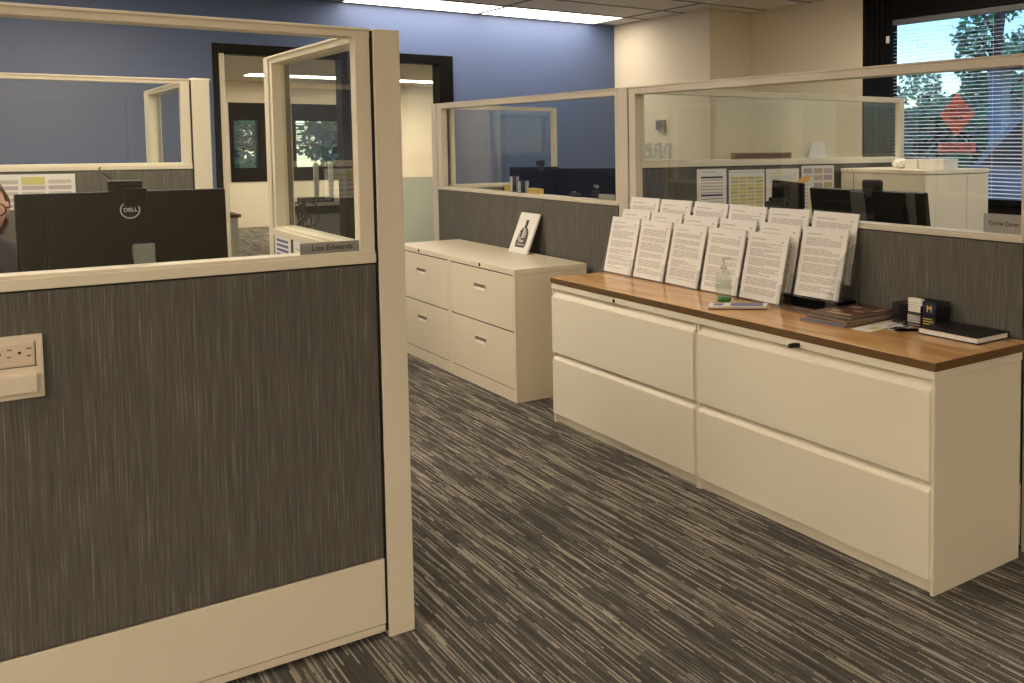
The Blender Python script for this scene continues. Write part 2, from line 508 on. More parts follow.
m = MB(); m.box(XA-.012, XA, YP, YB-.012, 0, .10, .003); m.box(XA-.012, XB, YP-.012, YP, 0, .10, .003); m.box(XB-.012, XB, YN, YP-.012, 0, .10, .003)
struct(m.build('baseboard_right', 'matte_black'))

# window in the side wall: black surround, two panes, blinds
GZ0, GZ1 = 0.985, 2.36
def side_window(name, y0, y1, left_jamb, right_jamb):
    m = MB()
    a, b = y0-right_jamb, y1+left_jamb
    m.box(XB-.01, XB+.07, y1, b, .885, CEIL, .003); m.box(XB-.01, XB+.07, a, y0, .885, CEIL, .003)
    m.box(XB-.01, XB+.07, y0, y1, .885, GZ0, .003); m.box(XB-.01, XB+.07, y0, y1, GZ1, CEIL, .003)
    for k in range(1, 5):   # stepped profile of the surround
        yy = y1+left_jamb*k/5
        m.box(XB-.016, XB-.008, yy-.008, yy+.008, .885, CEIL)
    m.box(XB-.04, XB-.008, y0, y1, .955, GZ0+.01, .004)
    w = struct(m.build(name, 'black_frame'))
    MB().box(XB+.055, XB+.062, y0, y1, GZ0, GZ1).build('pane', 'window_glass', w)
    m = MB()
    n = int((GZ1-.06-GZ0)/.028)
    for k in range(n):
        z = GZ0+.02+k*.028
        M = Matrix.Translation((XB+.025, 0, z)) @ Matrix.Rotation(math.radians(-14), 4, 'Y')
        m.box(-.0125, .0125, y0+.01, y1-.01, -.0006, .0006, M=M)
    for yy in (y0+.25, (y0+y1)/2, y1-.25):
        m.cyl((XB+.025, yy, GZ0), (XB+.025, yy, GZ1), .0012, 6)
    m.build('blind', 'blind_slat', w)
    MB().box(XB+.005, XB+.045, y0+.005, y1-.005, GZ1-.045, GZ1-.002, .004).build('headrail', 'blind_dark', w)
    return w
w1 = side_window('window_1', 3.32, 5.235, .305, .12)
MB().box(XB-.02, XB+.03, 5.245, 5.275, 2.18, 2.235, .004).build('blind_bracket', 'white_plastic', w1)
side_window('window_2', 1.30, 3.08, .12, .15)

# space behind the blue wall
m = MB(); m.box(-.6, 9.2, YB+.14, YFAR+.2, CF, CF+.08)
struct(m.build('ceiling_back_room', 'ceil_tile'))
F1 = (3.46, 4.07); F2 = (4.42, 6.2)
m = MB()
def holes(m, y0, y1, zz0, zz1, xs, top, xa, xb):
    x = xa
    for a, b in xs:
        m.box(x, a, y0, y1, 0, top); m.box(a, b, y0, y1, 0, zz0); m.box(a, b, y0, y1, zz1, top); x = b
    m.box(x, xb, y0, y1, 0, top)
holes(m, YFAR, YFAR+.2, .77, 2.09, [F1, F2], CF, -.6, 9.2)
struct(m.build('wall_back_room', 'beige_paint'))
struct(MB().box(9.0, 9.2, YB+.14, YFAR, 0, CF).build('wall_back_room_right', 'beige_paint'))
struct(MB().box(-.6, -.45, YB+.14, YFAR, 0, CF).build('wall_back_room_left', 'beige_paint'))
for nm, (a, b), mul in (('window_4', F1, False), ('window_5', F2, True)):
    m = MB()
    m.box(a, b, YFAR-.02, YFAR+.15, .77, 1.0, .004); m.box(a, b, YFAR-.02, YFAR+.15, 1.80, 2.09, .004)
    m.box(b-.19, b, YFAR-.02, YFAR+.15, 1.0, 1.80, .004); m.box(a, a+.06, YFAR-.02, YFAR+.15, 1.0, 1.80, .004)
    w = struct(m.build(nm, 'black_frame'))
    MB().box(a+.06, b-.19, YFAR+.08, YFAR+.086, 1.0, 1.80).build('pane', 'window_glass', w)
    m = MB()
    for k in range(15):
        z = 1.36+k*.028
        M = Matrix.Translation((0, YFAR+.04, z)) @ Matrix.Rotation(math.radians(28), 4, 'X')
        m.box(a+.07, b-.2, -.0125, .0125, -.0007, .0007, M=M)
    m.cyl(((a+b)/2-.06, YFAR+.02, 1.2), ((a+b)/2-.06, YFAR+.02, 1.8), .004, 6)
    m.build('blind', 'blind_dark', w)

# ceiling lights
def troffer(x0, x1, y0, y1, z, label, group=None, mat='lamp_fill'):
    t = thing('ceiling_light', label, 'light', ((x0+x1)/2, (y0+y1)/2, z), 0, group)
    m = MB(); d = .018
    m.box(x0+.008, x0+d+.006, y0+.008, y1-.008, z-.008, z+.0); m.box(x1-d-.006, x1-.008, y0+.008, y1-.008, z-.008, z)
    m.box(x0+d, x1-d, y0+.008, y0+d+.006, z-.008, z); m.box(x0+d, x1-d, y1-d-.006, y1-.008, z-.008, z)
    m.build('frame', 'white_plastic', t)
    MB().box(x0+d, x1-d, y0+d, y1-d, z-.005, z-.001).build('diffuser', mat, t)
    return t
troffer(GX0, GX0+2*S, GY0-S, GY0, CEIL, 'lit rectangular ceiling light against the blue wall nearest the beige corner', mat='lamp_wall')
troffer(GX0-2*S, GX0, GY0-S, GY0, CEIL, 'lit rectangular ceiling light against the blue wall, next one left from the beige corner', mat='lamp_wall')
n = 0
troffer(GX0-3*2*S, GX0-2*2*S, GY0-3*S, GY0-2*S, CEIL, 'added unseen ceiling light over the left cubicles near the blue wall')  # added out of view to brighten the left part of the blue wall
for gx in (-7, -5, -3):
    for gj in (4, 7, 10, 13, 16, 19, 22):
        if gx == -3 and gj in (10, 13): continue
        x0 = GX0+gx*2*S; y1 = GY0-gj*S
        if x0+2*S > XB: continue
        troffer(x0, x0+2*S, y1-S, y1, CEIL, 'added unseen fill light over the office floor nearer the viewer', 'added fill lights over the open office')  # unseen fixtures, added and spaced for even fill on upright faces
troffer(GX0, GX0+2*S, GY0-11*S, GY0-10*S, CEIL, 'added unseen ceiling light over the right cubicle by the window')  # added out of view to light the front of the tall cabinet
troffer(GX0, GX0+2*S, GY0-7*S, GY0-6*S, CEIL, 'added unseen fill light over the crosswise papers partition')  # extra unseen fill for the beige pillar face
troffer(GX0+2*S-.02, GX0+3*S-.02, 6.2, 6.72, CEIL, 'unlit pale ceiling light beside the boxed-out corner at the top', mat='lamp_off')
troffer(3.38, 4.98, 16.0, 16.6, CF, 'lit ceiling strip seen through the left doorway', mat='lamp_far')
troffer(5.0, 6.9, 16.1, 16.7, CF, 'lit ceiling strip seen through the narrow right opening', mat='lamp_far')
for x, y in ((.2, 10.6), (.2, 13.2), (6.9, 10.6), (6.9, 14.0)):
    if True:
        troffer(x, x+1.22, y, y+.6, CF, 'unseen ceiling light inside the room behind the blue wall', 'lights in the back room out of view', mat='lamp_far')
t = thing('sprinkler_head', 'small dark sprinkler head hanging from the ceiling beyond the narrow opening', 'sprinkler', (4.86, 12.2, CF))
m = MB(); m.cyl((4.86, 12.2, CF-.03), (4.86, 12.2, CF), .012); m.lathe([(0, CF-.05), (.05, CF-.048), (.05, CF-.042), (.012, CF-.03)], Matrix.Translation((4.86, 12.2, 0)))
m.build('deflector', 'matte_black', t)
MB().cyl((4.86, 12.2, CF-.004), (4.86, 12.2, CF), .04).build('escutcheon', 'silver', t)

# ------------------------------------------------------------------ cubicle partitions
T = .077
def partition(label, axis, face, a, b, sill0, sill1, gl1, top, posts=(), stiles=(), seams=(), sgn=1, base=True, back=0.0, glass_mat='clear_glass', trim='cream_metal'):
    """panel run along 'axis' between a and b; its front face stands at 'face', thickness goes in +sgn."""
    if axis == 'X': loc = ((a+b)/2, face+sgn*T/2, 0)
    else: loc = (face+sgn*T/2, (a+b)/2, 0)
    t = thing('cubicle_partition', label, 'partition', loc)
    def bx(m, u0, u1, d0, d1, z0, z1, bev=.002, mi=0):
        e0, e1 = sorted((face+sgn*d0, face+sgn*d1))
        if axis == 'X': m.box(u0, u1, e0, e1, z0, z1, bev, mi)
        else: m.box(e0, e1, u0, u1, z0, z1, bev, mi)
    ends = []
    if posts:
        for (u0, u1) in posts:
            m = MB(); bx(m, u0, u1, 0, T, .0, top, .003); m.build('post', trim, t)
    m = MB(); bx(m, a, b, .012, T-.012, .03, sill0+.012, 0)
    for (u0, u1) in posts:
        if abs(u0-b) < .03: bx(m, b-.001, u0+.001, .007, T-.007, .02, top-.006, 0)
        if abs(a-u1) < .03: bx(m, u1-.001, a+.001, .007, T-.007, .02, top-.006, 0)
    m.build('core', 'dark_gap', t)
    if base:
        m = MB(); bx(m, a, b, .001, T-.001, .044, .232, .002); bx(m, a, b, .006, T-.006, .018, .040, .003)
        m.build('base_panel', 'cream_metal', t)
    us = [a]+list(seams)+[b]
    for u0, u1 in zip(us, us[1:]):
        m = MB(); bx(m, u0+.0015, u1-.0015, .0, T, .2365, sill0-.004, .003); m.build('fabric_panel', 'fabric', t)
    m = MB()
    bx(m, a, b, -.003, T+.003, sill0, sill1-.008, .003); bx(m, a, b, .004, T-.004, sill1-.009, sill1, .002)
    m.build('sill_rail', trim, t)
    m = MB()
    bx(m, a, b, .003, T-.003, gl1, top-.007, .002); bx(m, a, b, -.003, T+.003, top-.008, top, .002)
    m.build('top_rail', trim, t)
    for u0, u1 in stiles:
        m = MB(); bx(m, u0, u1, .003, T*.5+.008, sill1-.006, gl1+.004, .002); m.build('stile', trim, t)
    g0, g1 = a, b
    for u0, u1 in stiles:
        if abs(u0-a) < .02: g0 = max(g0, u1)
        if abs(u1-b) < .02: g1 = min(g1, u0)
    m = MB(); bx(m, g0-.004, g1+.004, T*.5-.004, T*.5+.004, sill1-.004, gl1+.004, 0); m.build('glass_pane', glass_mat, t)
    return t

YL = 2.724
pl = partition('grey fabric cubicle partition with glass top filling the left foreground', 'X', YL, -1.3, .873, 1.072, 1.107, 1.688, 1.7136,
               posts=[(.881, .953)], stiles=[(.833, .872)])
# outlet plate low on the fabric of the near partition
m = MB(); m.box(-.11, .128, YL-.010, YL+.004, .828, .972, .003)
op = m.build('outlet_plate', 'outlet_plastic', pl)
m = MB(); m.box(-.09, .113, YL-.0125, YL-.004, .902, .956, .004)
orc = m.build('receptacle', 'outlet_body', op)
m = MB(); M = frame((0, YL-.0128, 0), (1, 0, 0), (0, 0, 1))
for x in (-.052, -.017, .018, .053, .088):
    m.box(x+.010, x+.019, YL-.0132, YL-.010, .9415, .9435); m.box(x+.010, x+.017, YL-.0132, YL-.010, .925, .927)
    m.lathe([(0, -.001), (.0028, -.001), (.0028, .001), (0, .001)], frame((x-.003, YL-.0124, .934), (1, 0, 0), (0, 0, 1)), 12)
m.box(-.092, .115, YL-.0104, YL-.0098, .9005, .902); m.box(.113, .1145, YL-.0104, YL-.0098, .9005, .957)
m.build('slot', 'dark_gap', op)
m = MB(); m.box(-.10, .116, YL-.022, YL-.006, .840, .886, .005); m.build('cover_flap', 'outlet_plastic', op)

partition('narrow glass-topped partition running back from the near partition post', 'Y', .876, 2.803, 3.864, 1.068, 1.10, 1.690, 1.716,
          posts=[(3.876, 3.937)], stiles=[(2.803, 2.845), (3.832, 3.864)])
partition('grey partition with glass strip behind the left monitor', 'X', 5.235, -1.3, .846, 1.284, 1.314, 1.682, 1.706,
          posts=[(.853, .928)], stiles=[(.808, .845)])
partition('partition seen only as a frame through the glass behind the left monitor', 'Y', .868, 5.315, 6.78, 1.068, 1.10, 1.69, 1.716,
          posts=[(6.79, 6.865)], stiles=[(5.315, 5.36), (6.73, 6.78)])
XR = 2.735
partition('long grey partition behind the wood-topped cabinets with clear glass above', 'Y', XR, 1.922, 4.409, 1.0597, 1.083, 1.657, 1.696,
          posts=[(1.80, 1.914), (4.418, 4.512)], stiles=[(1.922, 1.934), (4.345, 4.408)], trim='cream_metal_shaded')
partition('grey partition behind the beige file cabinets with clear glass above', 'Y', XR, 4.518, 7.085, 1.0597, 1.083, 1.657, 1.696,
          posts=[(7.093, 7.185)], stiles=[(4.518, 4.55), (7.00, 7.085)], seams=[5.78], trim='cream_metal_shaded')
partition('crosswise grey partition with pinned papers and a glass strip in the right cubicle', 'X', 4.425, 2.816, 4.925, 1.266, 1.304, 1.668, 1.70,
          stiles=[(2.816, 2.85), (4.885, 4.925)])
partition('crosswise glass partition at the far end behind the two black monitors', 'X', 7.0, 2.816, 3.68, 1.066, 1.096, 1.655, 1.683,
          stiles=[(2.816, 2.84), (3.645, 3.68)])

# name plates hung on the glass
def name_plate(label, o, xd, w, h, s, ts):
    M = frame(o, xd, (0, 0, 1))
    t = thing('name_plate', label, 'name plate', o)
    m = MB(); m.box(-w/2, w/2, -h/2, h/2, -.004, 0, .001, M=M); m.build('plate', 'plate_grey', t)
    m = MB(); m.text(s, ts, M @ Matrix.Translation((w*.04, 0, .0006)), depth=.0004); m.build('lettering', 'ink_dark', t)
    return t
name_plate('grey name plate on the sill of the near left partition', (.755, YL+.004, 1.1225), (1, 0, 0), .150, .030, 'Lisa Edwards', .020)
name_plate('grey name plate on the sill of the right partition by the frame edge', (XR+.004, 2.011, 1.120), (0, -1, 0), .158, .066, 'Corrie Duren', .022)

# ------------------------------------------------------------------ wood-topped lateral cabinets
XC, XCB, HC = 2.248, 2.688, .7327
def lateral(label, y0, y1, locky, key):
    t = thing('lateral_file_cabinet', label, 'cabinet', ((XC+XCB)/2, (y0+y1)/2, 0))
    m = MB()
    m.box(XC+.012, XCB, y0+.001, y0+.02, 0, .676, .001); m.box(XC+.012, XCB, y1-.02, y1-.001, 0, .676, .001)
    m.box(XCB-.01, XCB, y0+.02, y1-.02, .0, .676); m.box(XC+.03, XCB-.01, y0+.02, y1-.02, .02, .64)
    m.box(XC+.001, XC+.014, y0+.001, y0+.014, .0, .676, .001); m.box(XC+.001, XC+.014, y1-.014, y1-.001, 0, .676, .001)
    m.build('body', 'pedestal_metal', t)
    m = MB(); m.box(XC-.004, XCB+.004, y0-.0015, y1+.0015, .6765, .7039, .002); m.build('top_cap', 'pedestal_metal', t)
    m = MB(); m.box(XC+.016, XC+.03, y0+.014, y1-.014, 0, .05, .001); m.build('plinth', 'pedestal_metal', t)
    for z0, z1 in ((.361, .640), (.050, .326)):
        m = MB()
        m.box(XC-.011, XC+.008, y0+.012, y1-.012, z0, z1, .003)
        # slanted finger pull behind the top edge
        Mx = frame((0, y0+.014, 0), (1, 0, 0), (0, 0, 1))
        Mx = Matrix(((1, 0, 0, 0), (0, 0, 1, 0), (0, 1, 0, 0), (0, 0, 0, 1)))
        m.prism([(XC-.009, z1-.003), (XC+.022, z1+.028), (XC+.026, z1+.028), (XC+.008, z1-.006)], y0+.016, y1-.016, Mx)
        d = m.build('drawer', 'pedestal_metal', t)
    m = MB()
    M = frame((XC-.004, locky, .689), (0, -1, 0), (0, 0, 1))
    m.lathe([(0, -.002), (.0085, -.002), (.0085, .003), (.006, .004), (0, .004)], M, 18)
    lk = m.build('lock', 'silver' if key else 'matte_black', t)
    if key:
        m = MB()
        m.box(-.012, .012, -.008, .008, .004, .022, .003, M=M); m.box(-.020, -.004, -.010, .006, .016, .034, .004, M=M)
        m.build('key', 'matte_black', lk)
    else:
        m = MB(); m.box(-.0015, .0015, -.005, .005, .003, .0045, M=M); m.build('keyhole', 'dark_gap', lk)
    return t
lateral('cream two-drawer lateral cabinet with a black key in its lock', 1.889, 3.121, 2.505, True)
lateral('cream two-drawer lateral cabinet under the paper rack, keyless lock', 3.125, 4.356, 3.756, False)
def worktop(label, y0, y1):
    t = thing('worktop', label, 'worktop', ((XC+XCB)/2, (y0+y1)/2, .704))
    m = MB(); m.box(XC-.004, XR-.004, y0, y1, .709, HC, .0015); m.build('wood_slab', 'wood_top', t)
    m = MB()
    m.box(XC-.006, XC-.003, y0-.002, y1+.002, .7045, HC-.001, .001)
    if y0 < 2: m.box(XC-.006, XR-.004, y0-.003, y0+.0, .7045, HC-.001, .001)
    else: m.box(XC-.006, XR-.004, y1, y1+.003, .7045, HC-.001, .001)
    m.build('edge_band', 'edge_brown', t)
    MB().box(XC-.002, XR-.005, y0+.001, y1-.001, .7045, .709).build('underside', 'edge_brown', t)
worktop('honey wood worktop on the nearer cream cabinet, holding notebook and magazines', 1.886, 3.1215)
worktop('honey wood worktop on the farther cream cabinet, mostly under the paper rack', 3.1245, 4.359)

# ------------------------------------------------------------------ beige file cabinets
XW, HW = 2.253, .7263
def filecab(label, y0, y1, locky):
    t = thing('file_cabinet', label, 'file cabinet', ((XW+XCB)/2, (y0+y1)/2, 0))
    m = MB(); m.box(XW+.004, XCB, y0, y1, .0, HW-.030, .001)
    m.box(XW, XW+.006, y0, y0+.020, 0, HW-.03); m.box(XW, XW+.006, y1-.020, y1, 0, HW-.03)
    m.box(XW, XW+.006, y0+.02, y1-.02, 0, .068, .001)
    m.build('body', 'file_metal', t)
    m = MB(); m.box(XW-.002, XCB+.001, y0-.001, y1+.001, HW-.032, HW, .003); m.build('top', 'file_metal', t)
    m = MB(); m.box(XW+.0025, XW+.0045, y0+.02, y1-.02, .066, HW-.03); m.build('drawer_gap', 'dark_gap', t)
    for z0, z1 in ((.387, .688), (.073, .380)):
        m = MB(); m.box(XW-.001, XW+.012, y0+.0235, y1-.0235, z0, z1, .002); d = m.build('drawer', 'file_metal', t)
        yc = (y0+y1)/2; zc = z1-.104
        m = MB()
        m.box(XW-.005, XW-.0005, yc-.086, yc+.086, zc+.016, zc+.021, .001); m.box(XW-.005, XW-.0005, yc-.086, yc+.086, zc-.022, zc-.018, .001)
        m.box(XW-.005, XW-.0005, yc-.086, yc-.081, zc-.022, zc+.021, .001); m.box(XW-.005, XW-.0005, yc+.081, yc+.086, zc-.022, zc+.021, .001)
        h = m.build('handle', 'file_metal', d)
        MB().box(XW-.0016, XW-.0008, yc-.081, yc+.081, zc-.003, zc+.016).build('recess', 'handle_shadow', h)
        MB().box(XW-.0022, XW-.0008, yc-.060, yc+.060, zc-.018, zc-.003).build('label_card', 'paper_glint', h)  # label card, brightened to carry the glint low on the pull
    m = MB(); M = frame((XW-.002, locky, HW-.014), (0, -1, 0), (0, 0, 1))
    m.lathe([(0, -.002), (.010, -.002), (.010, .003), (0, .003)], M, 16); m.build('lock', 'matte_black', t)
    return t
filecab('beige two-drawer file cabinet nearer the wood-topped cabinets, card leaning on its top', 4.790, 5.694, 5.235)
filecab('beige two-drawer file cabinet half hidden by the partition post', 5.697, 6.60, 6.18)

# leaning card with a dark bottle print
M = frame((2.615, 5.515, HW+.002), (0, -1, 0), (.095, 0, .24))
t = thing('picture_card', 'white card printed with a dark bottle, leaning against the partition', 'picture', (2.63, 5.515, HW))
m = MB(); m.box(-.128, .122, 0, .258, -.012, 0, .001, M=M); m.build('board', 'card_white', t)
m = MB()
hw = [(.062, .035), (.070, .060), (.068, .105), (.058, .135), (.040, .152), (.018, .165), (.017, .205)]
m.poly([(x, y) for x, y in hw][::1] + [(-x, y) for x, y in hw[::-1]], .0006, M, 0)
for (x0, x1, y0, y1) in ((-.016, .012, .095, .158), (-.035, -.020, .065, .10), (-.05, .05, .050, .056), (-.012, .022, .068, .084), (.02, .032, .10, .14), (-.058, -.045, .08, .13)):
    m.quad(x0, x1, y0, y1, .0011, M, 1)
m.poly([(-.019, .192), (.019, .192), (.019, .212), (-.019, .212)], .0011, M, 0)
m.build('bottle_print', ['ink_dark', 'ink'], t)

# ------------------------------------------------------------------ sheets of paper
def letter(m, w, h, M, rnd, mi=1, z=.0007, step=.0068, th=.0040, md=1):
    """rows of print in blocks; each block is a run of short bars"""
    y = h-.030
    m.quad(w*.10-w/2, w*rnd.uniform(.42, .55)-w/2, y, y+.0045, z, M, md)
    m.quad(w*.84-w/2, w*.91-w/2, y-.006, y+.001, z, M, mi)
    y -= .018
    while y > .020:
        for k in range(rnd.randint(3, 6)):
            if y < .020: break
            x = w*.10-w/2; end = w*(.90 if rnd.random() < .8 else rnd.uniform(.35, .8))-w/2
            while x < end-.012:
                l = min(rnd.uniform(.02, .07), end-x)
                m.quad(x, x+l, y, y+th, z, M, mi); x += l+rnd.uniform(.003, .006)
            y -= step
        y -= rnd.uniform(.004, .011)
def sheet(name, label, cat, M, w, h, th, parts, group=None, origin=None):
    t = thing(name, label, cat, origin or tuple(M.translation), 0, group)
    m = MB(); m.box(-w/2, w/2, 0, h, -th, 0, .0004, M=M); m.build('sheets', 'paper', t)
    if parts:
        m = MB(); mats = parts(m); m.build('print', mats, t)
    return t
rnd = random.Random(3)
ordn = ['first', 'second', 'third', 'fourth', 'fifth', 'sixth']
P0, PW, PP = 4.362, .260, .2835
rows = [('front', 2.546, .7395, .060, .280), ('middle', 2.608, .780, .062, .277), ('back', 2.672, .8400, .055, .277)]
rack = thing('paper_rack', 'clear three-tier rack full of forms on the wood worktop', 'rack', (2.62, 3.55, HC))
m = MB()
for k, (nm, bx_, bz, dx, dz) in enumerate(rows):
    y0 = P0-(4.95 if k == 0 else 5.92)*PP; y1 = P0+.01
    Mr = frame((bx_+.012, (y0+y1)/2, bz-.006), (0, -1, 0), (dx, 0, dz))
    m.box(-(y1-y0)/2, (y1-y0)/2, 0, .262, -.003, 0, M=Mr)
m.build('tier_back', 'acrylic', rack)
for nm, bx_, bz, dx, dz in rows:
    m = MB(); y0 = P0-5.92*PP; y1 = P0+.01
    m.box(bx_-.016, bx_+.014, y0, y1, bz-.0065, bz-.003)
    if bz > .76: m.box(bx_+.010, bx_+.014, y0, y1, HC+.001, bz-.0065)
    m.build('tier_shelf', 'acrylic', rack)
    for c in range(6):
        yc = P0-c*PP
        m = MB(); Ml = frame((bx_-.013, yc-PW+.0, bz), (0, -1, 0), (dx, 0, dz))
        m.box(0, .028, 0, .085, -.012, .0015, M=Ml); m.build('pocket_clip', 'acrylic', rack)
for y in (P0+.012, P0-5.92*PP-.004):
    m = MB()
    Mx = Matrix(((1, 0, 0, 0), (0, 0, 1, 0), (0, 1, 0, 0), (0, 0, 0, 1)))
    m.prism([(2.535, HC+.001), (2.728, HC+.001), (2.728, 1.00), (2.690, 1.00), (2.600, .93)], y-.002, y+.002, Mx)
    m.build('side_panel', 'acrylic_side' if y > P0 else 'acrylic', rack)
m = MB(); ye = P0-5*PP
m.box(2.60, 2.70, ye-PW-.012, ye+.004, HC+.001, HC+.045, .004)
m.build('base_tray', 'black_plastic', rack)
m = MB()
m.box(2.495, 2.60, ye-PW-.01, ye+.006, HC+.001, HC+.004); m.box(2.495, 2.499, ye-PW-.01, ye+.006, HC+.001, HC+.022)
m.build('empty_pocket', 'acrylic', rack)
for k, (nm, bx_, bz, dx, dz) in enumerate(rows):
    for c in range(6):
        if k == 0 and c == 5: continue
        yc = P0-c*PP-PW/2+rnd.uniform(-.004, .004)
        if k == 2: yc += .004
        M = frame((bx_, yc, bz), (rnd.uniform(-.01, .01), -1, rnd.uniform(-.012, .012)), (dx, 0, dz))
        h = math.hypot(dx, dz)
        extra = {0: 'leftmost of its row' if c == 0 else None}
        lab = 'stack of printed forms, %s from the left in the %s row of the clear rack' % (ordn[c], nm)
        sheet('form_stack', lab, 'papers', M, PW, h, .007, lambda m, M=M, h=h: (letter(m, PW, h, M, rnd), ['paper', 'ink', 'ink_dark'])[1], 'printed forms in the rack')

# ------------------------------------------------------------------ things on the worktop
# pump bottle
bx0, by0 = 2.455, 3.215
t = thing('sanitizer_bottle', 'clear pump bottle with green gel at the bottom, in front of the forms', 'bottle', (bx0, by0, HC))
MB_ = Matrix.Translation((bx0, by0, HC))
m = MB(); m.lathe([(0, .0005), (.030, .0005), (.033, .004), (.033, .105), (.028, .122), (.013, .134), (.012, .142)], MB_); bt = m.build('bottle', 'bottle_clear', t)
MB().lathe([(0, .002), (.0305, .002), (.0305, .018), (0, .018)], MB_).build('gel', 'green_gel', bt)
Mf = frame((bx0, by0, HC), (math.cos(2.3), -math.sin(2.3), 0), (0, 0, 1))
m = MB()
m.lathe([(.0125, .138), (.014, .138), (.014, .152), (.005, .154), (.005, .178)], MB_, 18)
m.box(-.007, .034, -.007, .007, .176, .186, .003, M=MB_ @ Matrix.Rotation(-.6, 4, 'Z'))
m.build('pump', 'acrylic_side', t)
m = MB()
for a in range(9):
    pass
m.lathe([(.0334, .05), (.0336, .05), (.0336, .085), (.0334, .085)], MB_)
m.build('label_wrap', 'bottle_clear', t)
# blue and white carton
M = Matrix.Translation((2.388, 3.033, HC)) @ Matrix.Rotation(math.radians(-41.5), 4, 'Z')
t = thing('booklet', 'thin blue and white booklet lying in front of the pump bottle', 'booklet', (2.396, 3.013, HC), 0)
m = MB(); m.box(-.118, .118, -.028, .055, .0008, .004, .001, M=M); m.build('back_cover', 'navy', t)
m = MB(); m.box(-.117, .117, -.027, .054, .004, .0115, M=M); m.build('pages', 'page_edges', t)
m = MB(); m.box(-.118, .118, -.028, .055, .0115, .014, .001, M=M); cvr = m.build('cover', 'card_white', t)
m = MB()
m.box(-.03, .10, -.022, .05, .0141, .0144, M=M); m.build('print_panel', 'print_blue', cvr)
MB().box(-.10, -.06, -.01, .04, .0141, .0144, M=M).build('print_band', 'print_blue', cvr)
# black pen
t = thing('pen', 'black pen lying beside the corner of the black notebook', 'pen', (2.535, 2.255, HC))
MB().cyl((2.575, 2.245, HC+.006), (2.525, 2.285, HC+.006), .0055).build('barrel', 'black_plastic', t)
MB().cyl((2.511, 2.2962, HC+.006), (2.525, 2.285, HC+.006), .002, r1=.0055).build('tip', 'black_plastic', t)
# notebook
t = thing('notebook', 'thick black hardcover notebook with white page edges on the worktop corner', 'notebook', (2.63, 2.09, HC))
m = MB(); m.box(2.548, 2.722, 1.962, 2.222, HC+.0008, HC+.004, .001); m.build('back_cover', 'leather_black', t)
m = MB(); m.box(2.552, 2.716, 1.967, 2.217, HC+.004, HC+.021); m.build('pages', 'paper', t)
m = MB(); m.box(2.548, 2.722, 1.962, 2.222, HC+.021, HC+.0245, .001); m.build('cover', 'leather_black', t)
m = MB(); m.box(2.716, 2.722, 1.962, 2.222, HC+.003, HC+.022, .001); m.build('spine', 'leather_black', t)
# magazines
def mag(label, cxm, cym, w, h, rz, z0, th, mat, blk=None):
    M = Matrix.Translation((cxm, cym, z0)) @ Matrix.Rotation(rz, 4, 'Z')
    t = thing('magazine', label, 'magazine', (cxm, cym, z0), 0, 'magazines on the wood worktop')
    m = MB(); m.box(-w/2, w/2, -h/2, h/2, .0006, th-.001, M=M); m.build('pages', 'magazine_pages', t)
    m = MB(); m.box(-w/2-.001, w/2+.001, -h/2-.001, h/2+.001, th-.001, th, M=M); c = m.build('cover', mat, t)
    m = MB()
    if blk:
        for (x0, x1, y0, y1) in blk[1]: m.box(w*x0, w*x1, h*y0, h*y1, th, th+.0003, M=M)
        m.build('print', blk[0], c)
    return t
mag('dark blue magazine at the bottom of the magazine pile', 2.545, 2.575, .27, .215, .08, HC, .0065, 'print_blue')
mag('brown magazine second from the bottom of the pile', 2.558, 2.565, .265, .215, .05, HC+.007, .0085, 'magazine_brown')
mag('brown magazine just under the reddish top one', 2.565, 2.56, .265, .215, -.03, HC+.016, .0085, 'magazine_brown')
mag('reddish magazine on top of the magazine pile', 2.58, 2.575, .24, .20, .06, HC+.025, .007, 'magazine_red', ('ink_tan', [(-.40, -.30, -.35, .25), (-.05, .02, -.30, -.05), (.12, .40, -.42, -.36), (.20, .30, .05, .30), (-.22, -.12, .1, .32)]))
t = thing('leaflet', 'white leaflet sticking out beside the magazine pile', 'leaflet', (2.59, 2.415, HC))
M = Matrix.Translation((2.575, 2.415, HC)) @ Matrix.Rotation(.12, 4, 'Z')
m = MB(); m.box(-.145, .135, -.055, .03, .0006, .0026, M=M); lf = m.build('sheet', 'paper', t)
m = MB(); m.box(-.11, -.06, -.045, -.012, .0026, .0029, M=M); m.build('photo_print', 'ink_yellow', lf)
m = MB(); m.box(.09, .13, -.045, .0, .0026, .0029, M=M); m.box(-.02, .06, -.04, -.034, .0026, .0029, M=M); m.build('print', 'print_blue', lf)
t = thing('postcard', 'small dark patterned postcard between leaflet and pen', 'card', (2.585, 2.335, HC))
M = Matrix.Translation((2.575, 2.327, HC)) @ Matrix.Rotation(.3, 4, 'Z')
m = MB(); m.box(-.05, .05, -.028, .028, .0006, .0020, M=M); pc = m.build('card', 'card_white', t)
m = MB(); m.box(-.045, .01, -.024, .024, .0020, .0023, M=M); m.box(.02, .046, -.02, .0, .002, .0023, M=M); m.build('print', 'navy', pc)
